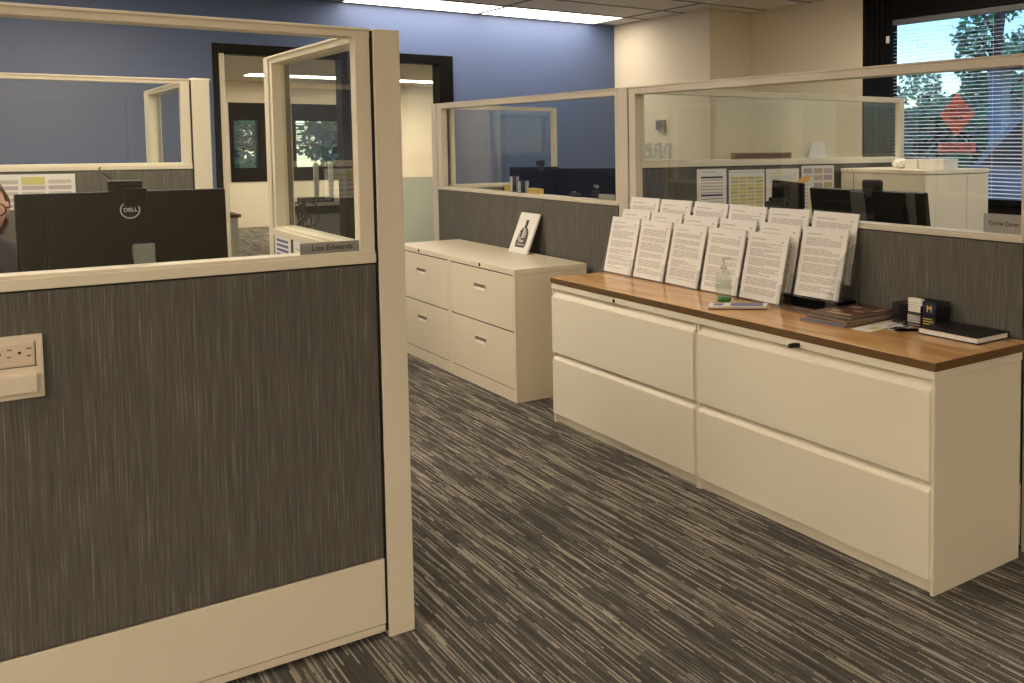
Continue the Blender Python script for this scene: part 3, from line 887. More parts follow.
# wire card organiser: mesh cup and four slots
t = thing('card_organizer', 'black wire mesh organizer holding business cards against the partition', 'organizer', (2.68, 2.30, HC))
def mesh_wall(m, p, xd, w, h, n=10):
    M = frame(p, xd, (0, 0, 1))
    for i in range(n+1): m.box(w*i/n-.0008, w*i/n+.0008, 0, h, -.0008, .0008, M=M)
    k = max(3, int(n*h/w))
    for i in range(k+1): m.box(0, w, h*i/k-.0008, h*i/k+.0008, -.0008, .0008, M=M)
m = MB()
for p, xd, w in (((2.632, 2.418, HC+.001), (0, -1, 0), .065), ((2.70, 2.418, HC+.001), (0, -1, 0), .065), ((2.632, 2.418, HC+.001), (1, 0, 0), .068), ((2.632, 2.353, HC+.001), (1, 0, 0), .068)):
    mesh_wall(m, p, xd, w, .075)
m.box(2.632, 2.70, 2.353, 2.418, HC+.0008, HC+.0025); m.build('cup', 'matte_black', t)
m = MB()
m.box(2.634, 2.716, 2.214, 2.352, HC+.0008, HC+.003)
for z in (.032, .072):
    m.box(2.632, 2.635, 2.214, 2.352, HC+z-.022, HC+z-.018)
for y in (2.214, 2.282, 2.350): m.box(2.634, 2.716, y, y+.002, HC+.002, HC+.078)
m.box(2.634, 2.716, 2.214, 2.352, HC+.044, HC+.046); m.box(2.714, 2.716, 2.214, 2.352, HC, HC+.095)
m.build('slots', 'matte_black', t)
def cards(label, y0, y1, z0, z1, x, mat, txt=None, tm=None):
    c = thing('business_cards', label, 'cards', (x+.01, (y0+y1)/2, z0), 0)
    m = MB(); m.box(x, x+.018, y0, y1, z0, z1, .0005); m.build('card_stack', mat, c)
    M = frame((x-.0006, (y0+y1)/2, (z0+z1)/2), (0, -1, 0), (0, 0, 1))
    m = MB()
    if txt: m.text(txt, .034, M, depth=.0003)
    else:
        for k in range(4): m.box(-.026, .024-.006*(k % 2), -.016+.009*k, -.0135+.009*k, -.0003, .0003, M=M)
    m.build('print', tm, c)
cards('white business cards in the upper slot of the wire organizer', 2.285, 2.348, HC+.0465, HC+.102, 2.640, 'card_white', None, 'ink')
cards('greyish business cards in the lower slot of the wire organizer', 2.285, 2.348, HC+.004, HC+.0435, 2.636, 'plate_grey', None, 'ink')
cards('dark blue cards with a yellow letter M in the upper slot of the organizer', 2.218, 2.280, HC+.0465, HC+.096, 2.642, 'navy', 'M', 'maize')
cards('dark cards with a yellow band in the lower slot of the organizer', 2.218, 2.280, HC+.004, HC+.0435, 2.638, 'navy', None, 'maize')

# ------------------------------------------------------------------ monitors and desks
def monitor(label, loc, rz, w, h, ztop, tilt, style, group=None, neck_h=None):
    """local frame: +y is the direction the BACK faces is -y; x to the right as seen from behind. loc at desk level."""
    t = thing('monitor', label, 'monitor', loc, rz, group)
    W = Matrix.Translation((0, 0, ztop-loc[2]-h/2)) @ Matrix.Rotation(math.radians(tilt), 4, 'X')
    m = MB(); m.box(-w/2, w/2, -.012, .016, -h/2, h/2, .004, M=W)
    m.prism([(-w*.40, -h*.40), (w*.40, -h*.40), (w*.36, h*.36), (-w*.36, h*.36)], .010, .034, W @ Matrix(((1, 0, 0, 0), (0, 0, -1, 0), (0, 1, 0, 0), (0, 0, 0, 1))), bev=.006)
    hs = m.build('housing', 'black_plastic', t, local=True)
    m = MB(); m.box(-w/2+.008, w/2-.008, .0155, .0172, -h/2+.018, h/2-.008, M=W); m.build('screen', 'car_glass', t, local=True)
    m = MB(); nw = .048 if style != 'band' else .085
    nx = .028 if style == 'dell' else 0
    m.box(nx-nw/2, nx+nw/2, -.075, -.050, .01, ztop-loc[2]-h*(.455 if style == 'dell' else .5), .004)
    m.box(nx-nw/2, nx+nw/2, -.06, -.03, ztop-loc[2]-h*.60, ztop-loc[2]-h*.47, .004)
    m.build('stand_neck', 'grey_plastic' if style == 'dell' else 'matte_black', t, local=True)
    m = MB(); m.box(-.12, .12, -.13, .08, .0008, .014, .005); m.build('stand_base', 'grey_plastic' if style == 'dell' else 'matte_black', t, local=True)
    if style == 'dell':
        m = MB(); ML = W @ Matrix(((1, 0, 0, 0), (0, 0, -1, -.0345), (0, 1, 0, .069), (0, 0, 0, 1))) 
        ML = W @ frame((.004, -.0346, h*.5-.052), (1, 0, 0), (0, 0, 1))
        n = 40; R1, R0 = .0235, .0205
        for k in range(n):
            a0, a1 = 2*PI*k/n, 2*PI*(k+1)/n
            m.poly([(R0*math.cos(a0), R0*math.sin(a0)), (R1*math.cos(a0), R1*math.sin(a0)), (R1*math.cos(a1), R1*math.sin(a1)), (R0*math.cos(a1), R0*math.sin(a1))], .0004, ML)
        m.text('DELL', .0145, ML @ Matrix.Translation((.001, 0, .0004)), depth=.0003)
        m.build('logo', 'logo_silver', hs, local=True)
    if style == 'hp':
        m = MB(); ML = W @ frame((0, -.0346, h*.12), (1, 0, 0), (0, 0, 1))
        m.text('hp', .035, ML, depth=.0003); m.build('logo', 'logo_silver', hs, local=True)
    if style == 'band':
        m = MB(); m.box(w*.36, w*.43, -.015, -.011, -h/2+.006, h/2-.004, .001, M=W); m.box(-.055, .03, -.038, -.030, -h/2, h/2-.002, .002, M=W); m.build('rear_strip', 'strip_grey', hs, local=True)
    return t
def webcam(label, loc, rz, w, style):
    t = thing('webcam', label, 'webcam', loc, rz)
    if style == 'bar':
        m = MB(); m.box(-w/2, w/2, -.018, .018, .004, .034, .006); m.build('camera_bar', 'black_plastic', t, local=True)
        m = MB(); m.box(-.010, w/2+.004, -.046, -.034, -.036, .014, .004); m.box(-.010, w/2+.004, -.040, -.016, .004, .014, .002); m.build('clip', 'black_plastic', t, local=True)
        m = MB(); m.tube([(-.03, 0, .038), (-.045, .01, .052), (-.055, .02, .066), (-.05, .04, .07)], .0022); m.build('cable', 'cable_black', t, local=True)
    else:
        m = MB(); m.box(-w/2, w/2, -.020, .022, .008, .048, .017, seg=4); m.build('camera_body', 'matte_black', t, local=True)
        m = MB(); m.box(-w*.36, w*.36, -.028, .030, .0015, .012, .003); m.box(-w*.30, w*.30, -.034, -.026, -.028, .010, .003); m.build('clip', 'matte_black', t, local=True)
    m = MB(); m.lathe([(0, 0), (.010, 0), (.010, .003), (0, .004)], frame((0, .0215, .026), (-1, 0, 0), (0, 0, 1)), 16); m.build('lens', 'car_glass', t, local=True)
    return t
DZK = .74
def desk(label, x0, x1, y0, y1):
    t = thing('desk', label, 'desk', ((x0+x1)/2, (y0+y1)/2, 0))
    m = MB(); m.box(x0, x1, y0, y1, DZK-.03, DZK, .003); m.build('desktop', 'laminate', t)
    for x in (x0+.03, x1-.06):
        for y in (y0+.03, y1-.06):
            m = MB(); m.box(x, x+.03, y, y+.03, 0, DZK-.03, .002); m.build('leg', 'grey_plastic', t)
    return t
desk('desk behind the near partition carrying the large branded monitor', -1.1, .86, 2.82, 3.45)
# large monitor behind the near partition
mon = monitor('large black monitor with a round silver logo behind the near partition', (.347, 3.15, DZK), math.radians(1.5), .485, .31, 1.272, -3, 'dell')
webcam('black bar webcam clipped on top of the large left monitor', (.345, 3.140, 1.268), math.radians(1.5), .080, 'bar')
desk('desk in the far cubicle under two black monitors', 2.84, 3.62, 5.30, 6.98)
MO = -PI/2
monitor('black monitor farther left of the two behind the beige cabinets', (3.16, 6.36, DZK), math.radians(-18), .345, .30, 1.233, 0, 'plain')
webcam('small black webcam on top of the farther left far-cubicle monitor', (3.20, 6.347, 1.233), math.radians(-18), .065, 'bar2')
monitor('black monitor with a small bright logo beside the partition post', (3.44, 5.95, DZK), math.radians(-48), .62, .33, 1.226, 0, 'hp')
desk('desk in the right cubicle carrying the wide black monitor', 2.84, 3.55, 2.05, 4.38)
monitor('wide black monitor with a round-topped webcam in the right cubicle', (3.05, 2.945, DZK), -PI/2, .69, .36, 1.195, 8, 'band')
webcam('rounded black webcam clipped on the wide right-cubicle monitor', (3.03, 2.905, 1.192), -PI/2, .10, 'round')
# hinged display seen from the side
t = thing('tablet_stand', 'small black upright display on a hinged foot left of the wide monitor', 'display', (3.12, 3.56, DZK), math.radians(-62))
Wt = Matrix.Translation((0, 0, .41))
m = MB(); m.prism([(-.085, -.075), (.085, -.075), (.085, .052), (-.080, .068)], -.012, .014, Wt @ Matrix(((1, 0, 0, 0), (0, 0, -1, 0), (0, 1, 0, 0), (0, 0, 0, 1))), bev=.004); m.build('display_back', 'black_plastic', t, local=True)
m = MB(); m.box(-.105, .01, -.060, -.010, .335, .375, .012); m.box(-.090, .02, -.040, -.010, .375, .392, .006); m.build('hinge', 'matte_black', t, local=True)
m = MB(); m.box(-.03, .03, -.045, -.015, .012, .34, .004); m.box(-.10, .10, -.10, .08, .0008, .014, .004); m.build('foot', 'matte_black', t, local=True)
t = thing('sticky_note', 'orange strip note sticking up behind the small black display', 'note', (3.16, 3.53, 1.15))
m = MB(); Mn = frame((3.15, 3.51, 1.205), (.64, -.77, .62), (-.3, .36, 1))
m.box(-.01, .055, -.014, .014, -.001, .001, M=Mn); m.build('strip', 'note_orange', t)

# papers pinned on the crosswise partition
def pinned(label, X0, X1, Z0, Z1, fn, y=4.425, group='papers pinned on the crosswise partition'):
    M = frame(((X0+X1)/2, y-.0022, Z0), (1, 0, 0), (0, 0, 1))
    return sheet('pinned_paper', label, 'paper', M, X1-X0, Z1-Z0, .0012, lambda m: fn(m, X1-X0, Z1-Z0, M), group)
def p_bars(m, w, h, M):
    for fy in (.84, .50): m.quad(-w*.37, w*.37, h*fy-.005, h*fy+.005, .0006, M, 2)
    m.quad(-w*.3, w*.1, h*.93, h*.95, .0006, M, 1)
    for k in range(13):
        y = h*(.78-.06*k)
        if y > .02 and abs(y-h*.50) > .012: m.quad(-w*.37, w*.37, y, y+.006, .0006, M, 0)
    return ['ink_mauve', 'ink', 'ink_purple']
def p_yellow(m, w, h, M):
    for k in range(11):
        y = h*(.06+.074*k)
        for c in range(4): m.quad(-w*.45+c*w*.23, -w*.24+c*w*.23, y, y+h*.055, .0006, M, 0 if (k+c) % 3 else 1)
    m.quad(-w*.48, w*.48, h*.94, h*.955, .0006, M, 2)
    return ['ink_yellow', 'ink_tan', 'ink']
def p_list(m, w, h, M):
    letter(m, w, h, M, rnd, 0, .0006, .012, .005, 0)
    m.quad(w*.30, w*.48, .01, h*.42, .0008, M, 1); m.quad(-w*.18, -w*.03, h*.86, h*.99, .0008, M, 1)
    return ['ink', 'note_yellow']
def p_blocks(m, w, h, M):
    for k in range(5):
        for c in range(3): m.quad(-w*.44+c*w*.31, -w*.18+c*w*.31, h*(.04+.19*k), h*(.17+.19*k), .0006, M, (k*2+c) % 3)
    return ['ink_tan', 'ink', 'ink_mauve']
pinned('pinned sheet with two dark purple bars', 3.192, 3.402, .95, 1.252, p_bars)
pinned('pinned sheet covered in a yellow grid', 3.420, 3.688, .96, 1.242, p_yellow)
pinned('pinned white list with yellow strips behind the small display', 3.70, 3.965, .93, 1.243, p_list)
def p_strip(m, w, h, M):
    m.quad(w*.12, w*.48, h*.02, h*.62, .0006, M, 1)
    for k in range(12): m.quad(-w*.4, w*.05, h*(.06+.075*k), h*(.09+.075*k), .0006, M, 0)
    return ['ink', 'note_yellow']
M = frame((4.035, 4.4200, .89), (1, 0, 0), (-.05, 0, 1))
sheet('pinned_paper', 'narrow white sheet with a yellow strip hanging beside the wide monitor', 'paper', M, .105, .30, .0042, lambda m: p_strip(m, .105, .30, M), 'papers pinned on the crosswise partition')
pinned('pinned sheet of small tan boxes next to the tall cabinet', 3.985, 4.262, 1.02, 1.257, p_blocks, 4.4235)
# papers in the left cubicle
M = frame((.245, 5.2325, 1.12), (1, 0, -.004), (0, 0, 1))
def p_left(m, w, h, M):
    for c in range(3):
        for k in range(5):
            if c == 1 and k == 4: continue
            m.quad(-w*.47+c*w*.32, -w*.19+c*w*.32, h*(.05+.17*k), h*(.16+.17*k), .0006, M, 0 if k % 2 else 1)
    m.quad(-w*.15, w*.13, h*.70, h*.92, .0006, M, 2)
    return ['ink_mauve', 'ink', 'ink_yellow']
sheet('pinned_paper', 'wide printed notice pinned behind the left monitor, yellow block in the middle', 'paper', M, .29, .152, .0012, lambda m: p_left(m, .29, .152, M))
M1 = frame((.8738, 3.735, .90), (0, -1, 0), (0, 0, 1))
def p_violet(m, w, h, M):
    for k in range(9): m.quad(-w*.38, w*.36, h*.08+k*.017, h*.08+k*.017+.009, .0006, M, 0)
    return ['ink_violet']
sheet('pinned_paper', 'white sheet with violet lines pinned inside the narrow partition', 'paper', M1, .215, .172, .0012, lambda m: p_violet(m, .215, .172, M1))
M2 = frame((.8738, 3.49, .90), (0, -1, 0), (0, 0, 1))
sheet('pinned_paper', 'grey printed sheet pinned right of the violet-lined one', 'paper', M2, .20, .168, .0012, lambda m: (letter(m, .20, .168, M2, rnd), ['paper', 'ink', 'ink_dark'])[1])

# ------------------------------------------------------------------ small things on the sills
def wood_plaque():
    t = thing('wooden_plaque', 'long brown wooden block on the sill of the crosswise partition', 'plaque', (3.69, 4.446, 1.304))
    m = MB(); m.box(3.462, 3.914, 4.432, 4.458, 1.3045, 1.342, .004); m.build('block', 'wood_plaque', t)
    m = MB(); m.box(3.48, 3.896, 4.4305, 4.433, 1.311, 1.336, .001); m.build('face_panel', 'edge_brown', t)
wood_plaque()
t = thing('tent_card', 'white folded tent card on the crosswise partition sill', 'card', (4.135, 4.446, 1.304))
Mt = frame((4.135, 4.430, 1.3045), (1, 0, 0), (0, .10, 1))
m = MB(); m.prism([(-.085, 0), (.085, 0), (.055, .105), (-.045, .105)], -.001, .001, Mt); m.build('front_leaf', 'card_white', t)
Mt2 = frame((4.135, 4.458, 1.3045), (1, 0, 0), (0, -.14, 1))
m = MB(); m.prism([(-.085, 0), (.085, 0), (.055, .105), (-.045, .105)], -.001, .001, Mt2); m.build('rear_leaf', 'card_white', t)
# clear raised letters on the glass, reading from the other side
t = thing('glass_letters', 'pale raised letters stuck reversed on the glass near the post', 'lettering', (3.0, 4.46, 1.304))
Ml = frame((2.925, 4.452, 1.351), (-1, 0, 0), (0, 0, 1))
for s, dx in (('B', -.066), ('R', .0), ('R', .066)):
    m = MB(); m.text(s, .125, Ml @ Matrix.Translation((-dx-.02, 0, 0)), depth=.007); m.build('letter', 'card_white', t)

def gold_block(label, y0, y1, h, x=2.792):
    t = thing('gold_block', label, 'ornament', (x, (y0+y1)/2, 1.083))
    m = MB(); m.box(x-.014, x+.016, y0, y1, 1.0835, 1.0835+h, .003); m.build('block', 'gold', t)
    m = MB(); m.box(x-.0145, x+.0165, y0-.0005, y1+.0005, 1.0835+h*.7, 1.0835+h*.78); m.build('lid_seam', 'ink_tan', t)
gold_block('small upright gold box, leftmost on the sill behind the beige cabinets', 5.975, 6.035, .044)
gold_block('flat gold box right of the dark mugs on the sill', 5.53, 5.70, .032)
def mug(label, y, h, r, mats):
    x = 2.792
    t = thing('mug', label, 'mug', (x, y, 1.083), 0, None)
    Mm = Matrix.Translation((x, y, 1.0835))
    m = MB(); m.lathe([(0, 0), (r, 0), (r, h), (r-.003, h), (r-.003, .006), (0, .006)], Mm, 20); m.build('body', mats[0], t)
    m = MB()
    for a in range(0, 8, 2):
        for k in range(3):
            an = (a+k*.32)*PI/4
            Ms = Mm @ Matrix.Rotation(an, 4, 'Z')
            m.box(r-.0005, r+.0008, -r*.05, r*.05, .003, h-.004, M=Ms)
    m.build('stripe', mats[1], t)
mug('tall dark pencil cup with pale stripes beside the upright gold box', 5.905, .105, .030, ('navy', 'card_white'))
mug('shorter dark pencil cup with pale stripes next to the tall one', 5.78, .078, .036, ('navy', 'card_white'))
t = thing('tape_dispenser', 'small dark tape dispenser on the sill below the bright monitor logo', 'dispenser', (2.792, 5.10, 1.083))
Mx = Matrix(((0, 0, 1, 0), (1, 0, 0, 0), (0, 1, 0, 1.0835), (0, 0, 0, 1)))
m = MB(); m.prism([(5.04, 0), (5.165, 0), (5.165, .012), (5.135, .026), (5.09, .028), (5.055, .018), (5.04, .016)], 2.780, 2.806, Mx, bev=.002); m.build('body', 'matte_black', t)
m = MB(); m.lathe([(0, -.010), (.013, -.010), (.013, .010), (0, .010)], frame((2.793, 5.115, 1.101), (0, 1, 0), (0, 0, 1)), 18); m.build('roll', 'plate_grey', t)
t = thing('grey_box', 'small grey tray on the sill beside the partition post', 'tray', (2.792, 4.71, 1.083))
m = MB(); m.box(2.776, 2.808, 4.62, 4.80, 1.0835, 1.087); 
for a in ((2.776, 2.779, 4.62, 4.80), (2.805, 2.808, 4.62, 4.80), (2.776, 2.808, 4.62, 4.623), (2.776, 2.808, 4.797, 4.80)): m.box(*a, 1.085, 1.112)
m.build('tray', 'plate_grey', t)
MB().box(2.780, 2.804, 4.63, 4.79, 1.087, 1.105).build('paper_slips', 'ink', t)

# ------------------------------------------------------------------ tall storage cabinet and boxes
CX0, CX1, CY0, CY1, CZ = 4.29, 4.885, 3.693, 4.385, 1.238
t = thing('storage_cabinet', 'tall cream storage cabinet below the window with boxes on top', 'cabinet', ((CX0+CX1)/2, (CY0+CY1)/2, 0))
m = MB(); m.box(CX0, CX1, CY0+.018, CY1, .0, CZ-.026, .002); m.build('body', 'cream_metal', t)
m = MB(); m.box(CX0-.004, CX1+.004, CY0-.004, CY1+.002, CZ-.024, CZ, .003); m.build('top', 'cream_metal', t)
xm = 4.676
for x0, x1 in ((CX0+.002, xm-.0025), (xm+.0025, CX1-.002)):
    m = MB(); m.box(x0, x1, CY0, CY0+.018, .06, CZ-.030, .002); d = m.build('door', 'cream_metal', t)
    xh = x1-.03 if x0 < 4.4 else x0+.03
    m = MB(); m.box(xh-.005, xh+.005, CY0-.022, CY0-.014, .55, .70, .003); m.box(xh-.004, xh+.004, CY0-.016, CY0, .56, .57); m.box(xh-.004, xh+.004, CY0-.016, CY0, .68, .69); m.build('handle', 'silver', d)
m = MB(); m.box(CX0-.0006, CX0+.001, 4.272, 4.276, .02, CZ-.028); m.build('side_seam', 'dark_gap', t)
def carton(label, x0, x1, y0, y1, h, z=CZ):
    t = thing('carton', label, 'box', ((x0+x1)/2, (y0+y1)/2, z))
    m = MB(); m.box(x0, x1, y0, y1, z+.0006, z+h-.006, .002); m.build('box_body', 'card_white', t)
    m = MB(); m.box(x0-.002, x1+.002, y0-.002, y1+.002, z+h-.016, z+h, .002); m.build('lid', 'card_white', t)
carton('long low white box on the tall cabinet, right of the two', 4.47, 4.60, 3.705, 3.90, .062)
carton('short white box on the tall cabinet, next to the partition end', 4.46, 4.60, 3.905, 4.00, .060)
t = thing('crumpled_bag', 'crumpled pale bag lying at the end of the crosswise glass', 'bag', (4.49, 4.06, CZ))
m = MB()
b = bmesh.new(); bmesh.ops.create_icosphere(b, subdivisions=3, radius=1)
rr = random.Random(5)
for v in b.verts:
    k = 1+rr.uniform(-.16, .16)
    v.co = Vector((v.co.x*.05*k, v.co.y*.048*k, max(-.9, v.co.z)*.032*k))
zmin = min(v.co.z for v in b.verts)
for v in b.verts: v.co += Vector((4.49, 4.062, CZ+.0006-zmin))
m._merge(b); m.build('bag', 'card_white', t)

# thermostat on the beige wall
t = thing('wall_intercom', 'small grey control box on the beige wall above the reversed letters', 'thermostat', (XA, 7.755, 1.565))
m = MB(); m.box(XA-.035, XA, 7.69, 7.825, 1.525, 1.622, .005); m.build('housing', 'thermo_grey', t)
m = MB()
for k in range(4): m.box(XA-.037, XA-.034, 7.70+k*.03, 7.712+k*.03, 1.54, 1.61)
m.build('grille', 'ink_dark', t)
m = MB(); m.box(XA-.03, XA, 7.70, 7.745, 1.505, 1.525, .003); m.build('sensor', 'ink', t)

# ------------------------------------------------------------------ desk in the back room with router and cables
t = thing('credenza', 'dark table with cables seen through the narrow glass partition', 'table', (2.86, 10.3, 0))
m = MB(); m.box(2.50, 3.35, 9.95, 10.7, .80, .83, .003); m.build('tabletop', 'laminate', t)
m = MB(); m.box(2.62, 3.35, 10.0, 10.7, .0, .72, .003); m.build('cabinet_body', 'grey_plastic', t)
m = MB(); m.box(2.56, 3.35, 9.97, 10.69, .72, .80, .003); m.build('apron', 'matte_black', t)
t = thing('switch_box', 'black network box on the table beyond the narrow glass partition', 'box', (2.68, 10.1, .83))
m = MB(); m.box(2.53, 2.82, 10.0, 10.2, .831, .875, .004); m.build('case', 'matte_black', t)
m = MB()
for k in range(6): m.box(2.56+k*.04, 2.585+k*.04, 9.9985, 10.001, .845, .862)
m.build('port', 'grey_plastic', t)
t = thing('router', 'pale router with two upright antennas on the back-room table', 'router', (2.98, 10.25, .83))
m = MB(); m.box(2.86, 3.10, 10.15, 10.33, .831, .865, .008); m.build('case', 'card_white', t)
for x in (2.72, 2.86):
    m = MB(); m.box(x, x+.045, 10.30, 10.33, .86, 1.21, .008); m.build('antenna', 'card_white', t)
t = thing('cable_bundle', 'tangle of black cables hanging off the back-room table', 'cables', (2.56, 9.95, .83))
for k in range(9):
    rr = random.Random(k)
    pts = [(2.60+rr.uniform(-.02, .05), 10.02, .836), (2.53, 9.945-rr.uniform(0, .02), .84)]
    ph = rr.uniform(0, 6); cxk = 2.47+rr.uniform(-.05, .09); czk = .70+rr.uniform(-.05, .05); R = rr.uniform(.05, .13)
    for a in range(14):
        an = PI*.5+ph*0+a*.55
        pts.append((cxk+R*.8*math.cos(an), 9.90+rr.uniform(-.02, .02), czk+R*math.sin(an)))
    m = MB(); m.tube(pts, .006, 6); m.build('cable', 'cable_black', t)
t = thing('side_desk', 'white desk end with a brown top edge just inside the doorway', 'desk', (1.3, 9.75, 0))
m = MB(); m.box(.6, 1.885, 9.45, 10.2, .755, .785, .002); m.build('desktop', 'edge_brown', t)
m = MB(); m.box(1.76, 1.86, 9.47, 10.18, .0, .755, .002); m.box(.62, .66, 9.47, 10.18, 0, .755); m.build('end_panel', 'cream_metal', t)
m = MB(); m.box(.66, 1.76, 10.1, 10.12, .2, .755); m.build('modesty_panel', 'cream_metal', t)

# ------------------------------------------------------------------ the seated person at the left edge
PX, PY = .066, 4.14
t = thing('office_chair', 'dark swivel chair under the seated person at the left edge', 'chair', (PX, PY+.1, 0))
m = MB(); m.box(PX-.24, PX+.24, PY-.14, PY+.34, .43, .50, .03, seg=3); m.build('seat', 'chair_fabric', t)
m = MB(); m.box(PX-.21, PX+.21, PY+.31, PY+.37, .58, 1.0, .03, seg=3); m.build('backrest', 'chair_fabric', t)
m = MB(); m.cyl((PX, PY+.1, .08), (PX, PY+.1, .43), .025); m.box(PX-.025, PX+.025, PY+.34, PY+.38, .46, .70, .006); m.box(PX-.025, PX+.025, PY+.1, PY+.37, .42, .45, .004); m.build('column', 'matte_black', t)
for k in range(5):
    a = 2*PI*k/5+.3
    m = MB(); m.cyl((PX, PY+.1, .10), (PX+.28*math.cos(a), PY+.1+.28*math.sin(a), .075), .018)
    lg = m.build('leg', 'matte_black', t)
    e = (PX+.28*math.cos(a), PY+.1+.28*math.sin(a))
    m = MB(); m.cyl((e[0]-.015, e[1], .03), (e[0]+.015, e[1], .03), .0295); m.cyl((e[0], e[1], .03), (e[0], e[1], .075), .008); m.build('caster', 'matte_black', lg)

def skin_body(name, verts, edges, radii, mat, parent, root=0, sub=2):
    me = bpy.data.meshes.new(name)
    inv = WM[parent.name].inverted()
    me.from_pydata([inv @ Vector(v) for v in verts], edges, [])
    o = bpy.data.objects.new(name, me); o.parent = parent; link(o); WM[o.name] = WM[parent.name]
    me.materials.append(M_[mat])
    sk = o.modifiers.new('skin', 'SKIN'); sk.use_smooth_shade = True; sk.use_x_symmetry = False
    if not me.skin_vertices: me.skin_vertices.new()
    for i, r in enumerate(radii):
        me.skin_vertices[0].data[i].radius = r if isinstance(r, tuple) else (r, r)
        me.skin_vertices[0].data[i].use_root = (i == root)
    ss = o.modifiers.new('sub', 'SUBSURF'); ss.levels = sub; ss.render_levels = sub
    return o
per = thing('person', 'person in a dark striped top and glasses sitting at the left edge behind the monitor', 'person', (PX, PY+.1, .5))
Z = lambda z: z
sx = PX
HZ = 1.185; HX, HY = PX-.028, PY-.045
V = [(sx, PY+.12, .60), (sx, PY+.11, .74), (sx, PY+.08, .88), (sx, PY+.05, 1.0), (HX, PY+.01, 1.085), (HX, HY+.02, 1.13)]
Ed = [(0, 1), (1, 2), (2, 3), (3, 4), (4, 5)]
Rr = [(.15, .11), (.145, .105), (.15, .10), (.11, .075), .05, .05]
def add(v, r, par):
    V.append(v); Rr.append(r); Ed.append((par, len(V)-1)); return len(V)-1
for s in (-1, 1):
    a = add((sx+s*.135, PY+.06, .995), .055, 3)
    b_ = add((sx+s*.185, PY+.03, .86), .045, a)
    c = add((sx+s*.20, PY-.02, .76), .038, b_)
    d = add((sx+s*.14, PY-.20, .785), .030, c)
    e = add((sx+s*.10, PY-.30, .80), .024, d)
    h = add((sx+s*.095, PY-.34, .80), (.036, .016), e)
    for fi, (dx, L) in enumerate(((-.03, .062), (-.01, .07), (.01, .066), (.03, .052))):
        k1 = add((sx+s*.095+dx, PY-.385, .798), .0085, h); k2 = add((sx+s*.095+dx*1.15, PY-.385-L*.5, .790), .008, k1); add((sx+s*.095+dx*1.2, PY-.385-L*.8, .778), .007, k2)
    k1 = add((sx+s*.095-s*.045, PY-.34, .795), .010, h); add((sx+s*.095-s*.055, PY-.375, .785), .008, k1)
    hp = add((sx+s*.09, PY+.08, .585), .085, 0)
    kn = add((sx+s*.12, PY-.34, .55), .062, hp)
    an = add((sx+s*.12, PY-.36, .10), .042, kn)
    add((sx+s*.125, PY-.50, .045), (.042, .035), an)
skin_body('body', V, Ed, Rr, 'shirt', per)
# head with face
m = MB()
b = bmesh.new(); bmesh.ops.create_uvsphere(b, u_segments=32, v_segments=24, radius=1)
for v in b.verts:
    x, y, z = v.co
    jaw = 1-.28*max(0, -z)**1.5
    v.co = Vector((x*.076*jaw, y*.095*(1-.10*max(0, -z)), z*.115))
    if z < -.2 and y < 0: v.co.y -= .010*min(1, -z)
for f in b.faces: f.smooth = True
m._merge(b, 0, Matrix.Translation((HX, HY, HZ)))
hd = m.build('head', 'skin', per)
m = MB(); m.lathe([(0, -.012), (.012, -.010), (.013, .0), (.008, .022), (0, .032)], Matrix.Translation((HX, HY-.097, HZ-.012)), 14); m.build('nose', 'skin', hd)
m = MB(); m.box(HX-.024, HX+.024, HY-.096, HY-.084, HZ-.062, HZ-.050, .004); m.build('mouth', 'ink_mauve', hd)
for s in (-1, 1):
    m = MB(); m.lathe([(0, -.028), (.010, -.022), (.014, .006), (.010, .028), (0, .032)], Matrix.Translation((HX+s*.077, HY+.005, HZ-.005)) @ Matrix.Scale(.6, 4, (1, 0, 0)), 14); m.build('ear', 'skin', hd)
    m = MB(); m.lathe([(0, -.009), (.009, 0), (0, .009)], Matrix.Translation((HX+s*.031, HY-.084, HZ+.004)), 14); m.build('eye', 'ink_dark', hd)
m = MB()
b = bmesh.new(); bmesh.ops.create_uvsphere(b, u_segments=32, v_segments=24, radius=1)
dl = [v for v in b.verts if (v.co.y < -.15 and v.co.z < .42) or v.co.z < -.75]
bmesh.ops.delete(b, geom=dl, context='VERTS')
for v in b.verts:
    x, y, z = v.co
    v.co = Vector((x*.086*(1+.04*math.sin(9*z)), y*.108+.004, z*.128+.004))
for f in b.faces: f.smooth = True
m._merge(b, 0, Matrix.Translation((HX, HY, HZ)))
hr = m.build('hair', 'hair', per)
sol = hr.modifiers.new('thick', 'SOLIDIFY'); sol.thickness = .008
m = MB()
for s in (-1, 1):
    pts = [(HX+s*.045+.027*math.cos(a*PI/10), HY-.105, HZ+.004+.022*math.sin(a*PI/10)) for a in range(21)]
    m.tube(pts, .0022, 6)
    m.tube([(HX+s*.072, HY-.105, HZ+.010), (HX+s*.086, HY-.08, HZ+.012), (HX+s*.088, HY+.0, HZ+.010)], .002, 6)
m.tube([(HX-.018, HY-.106, HZ+.006), (HX, HY-.108, HZ+.010), (HX+.018, HY-.106, HZ+.006)], .002, 6)
m.build('glasses', 'matte_black', per)

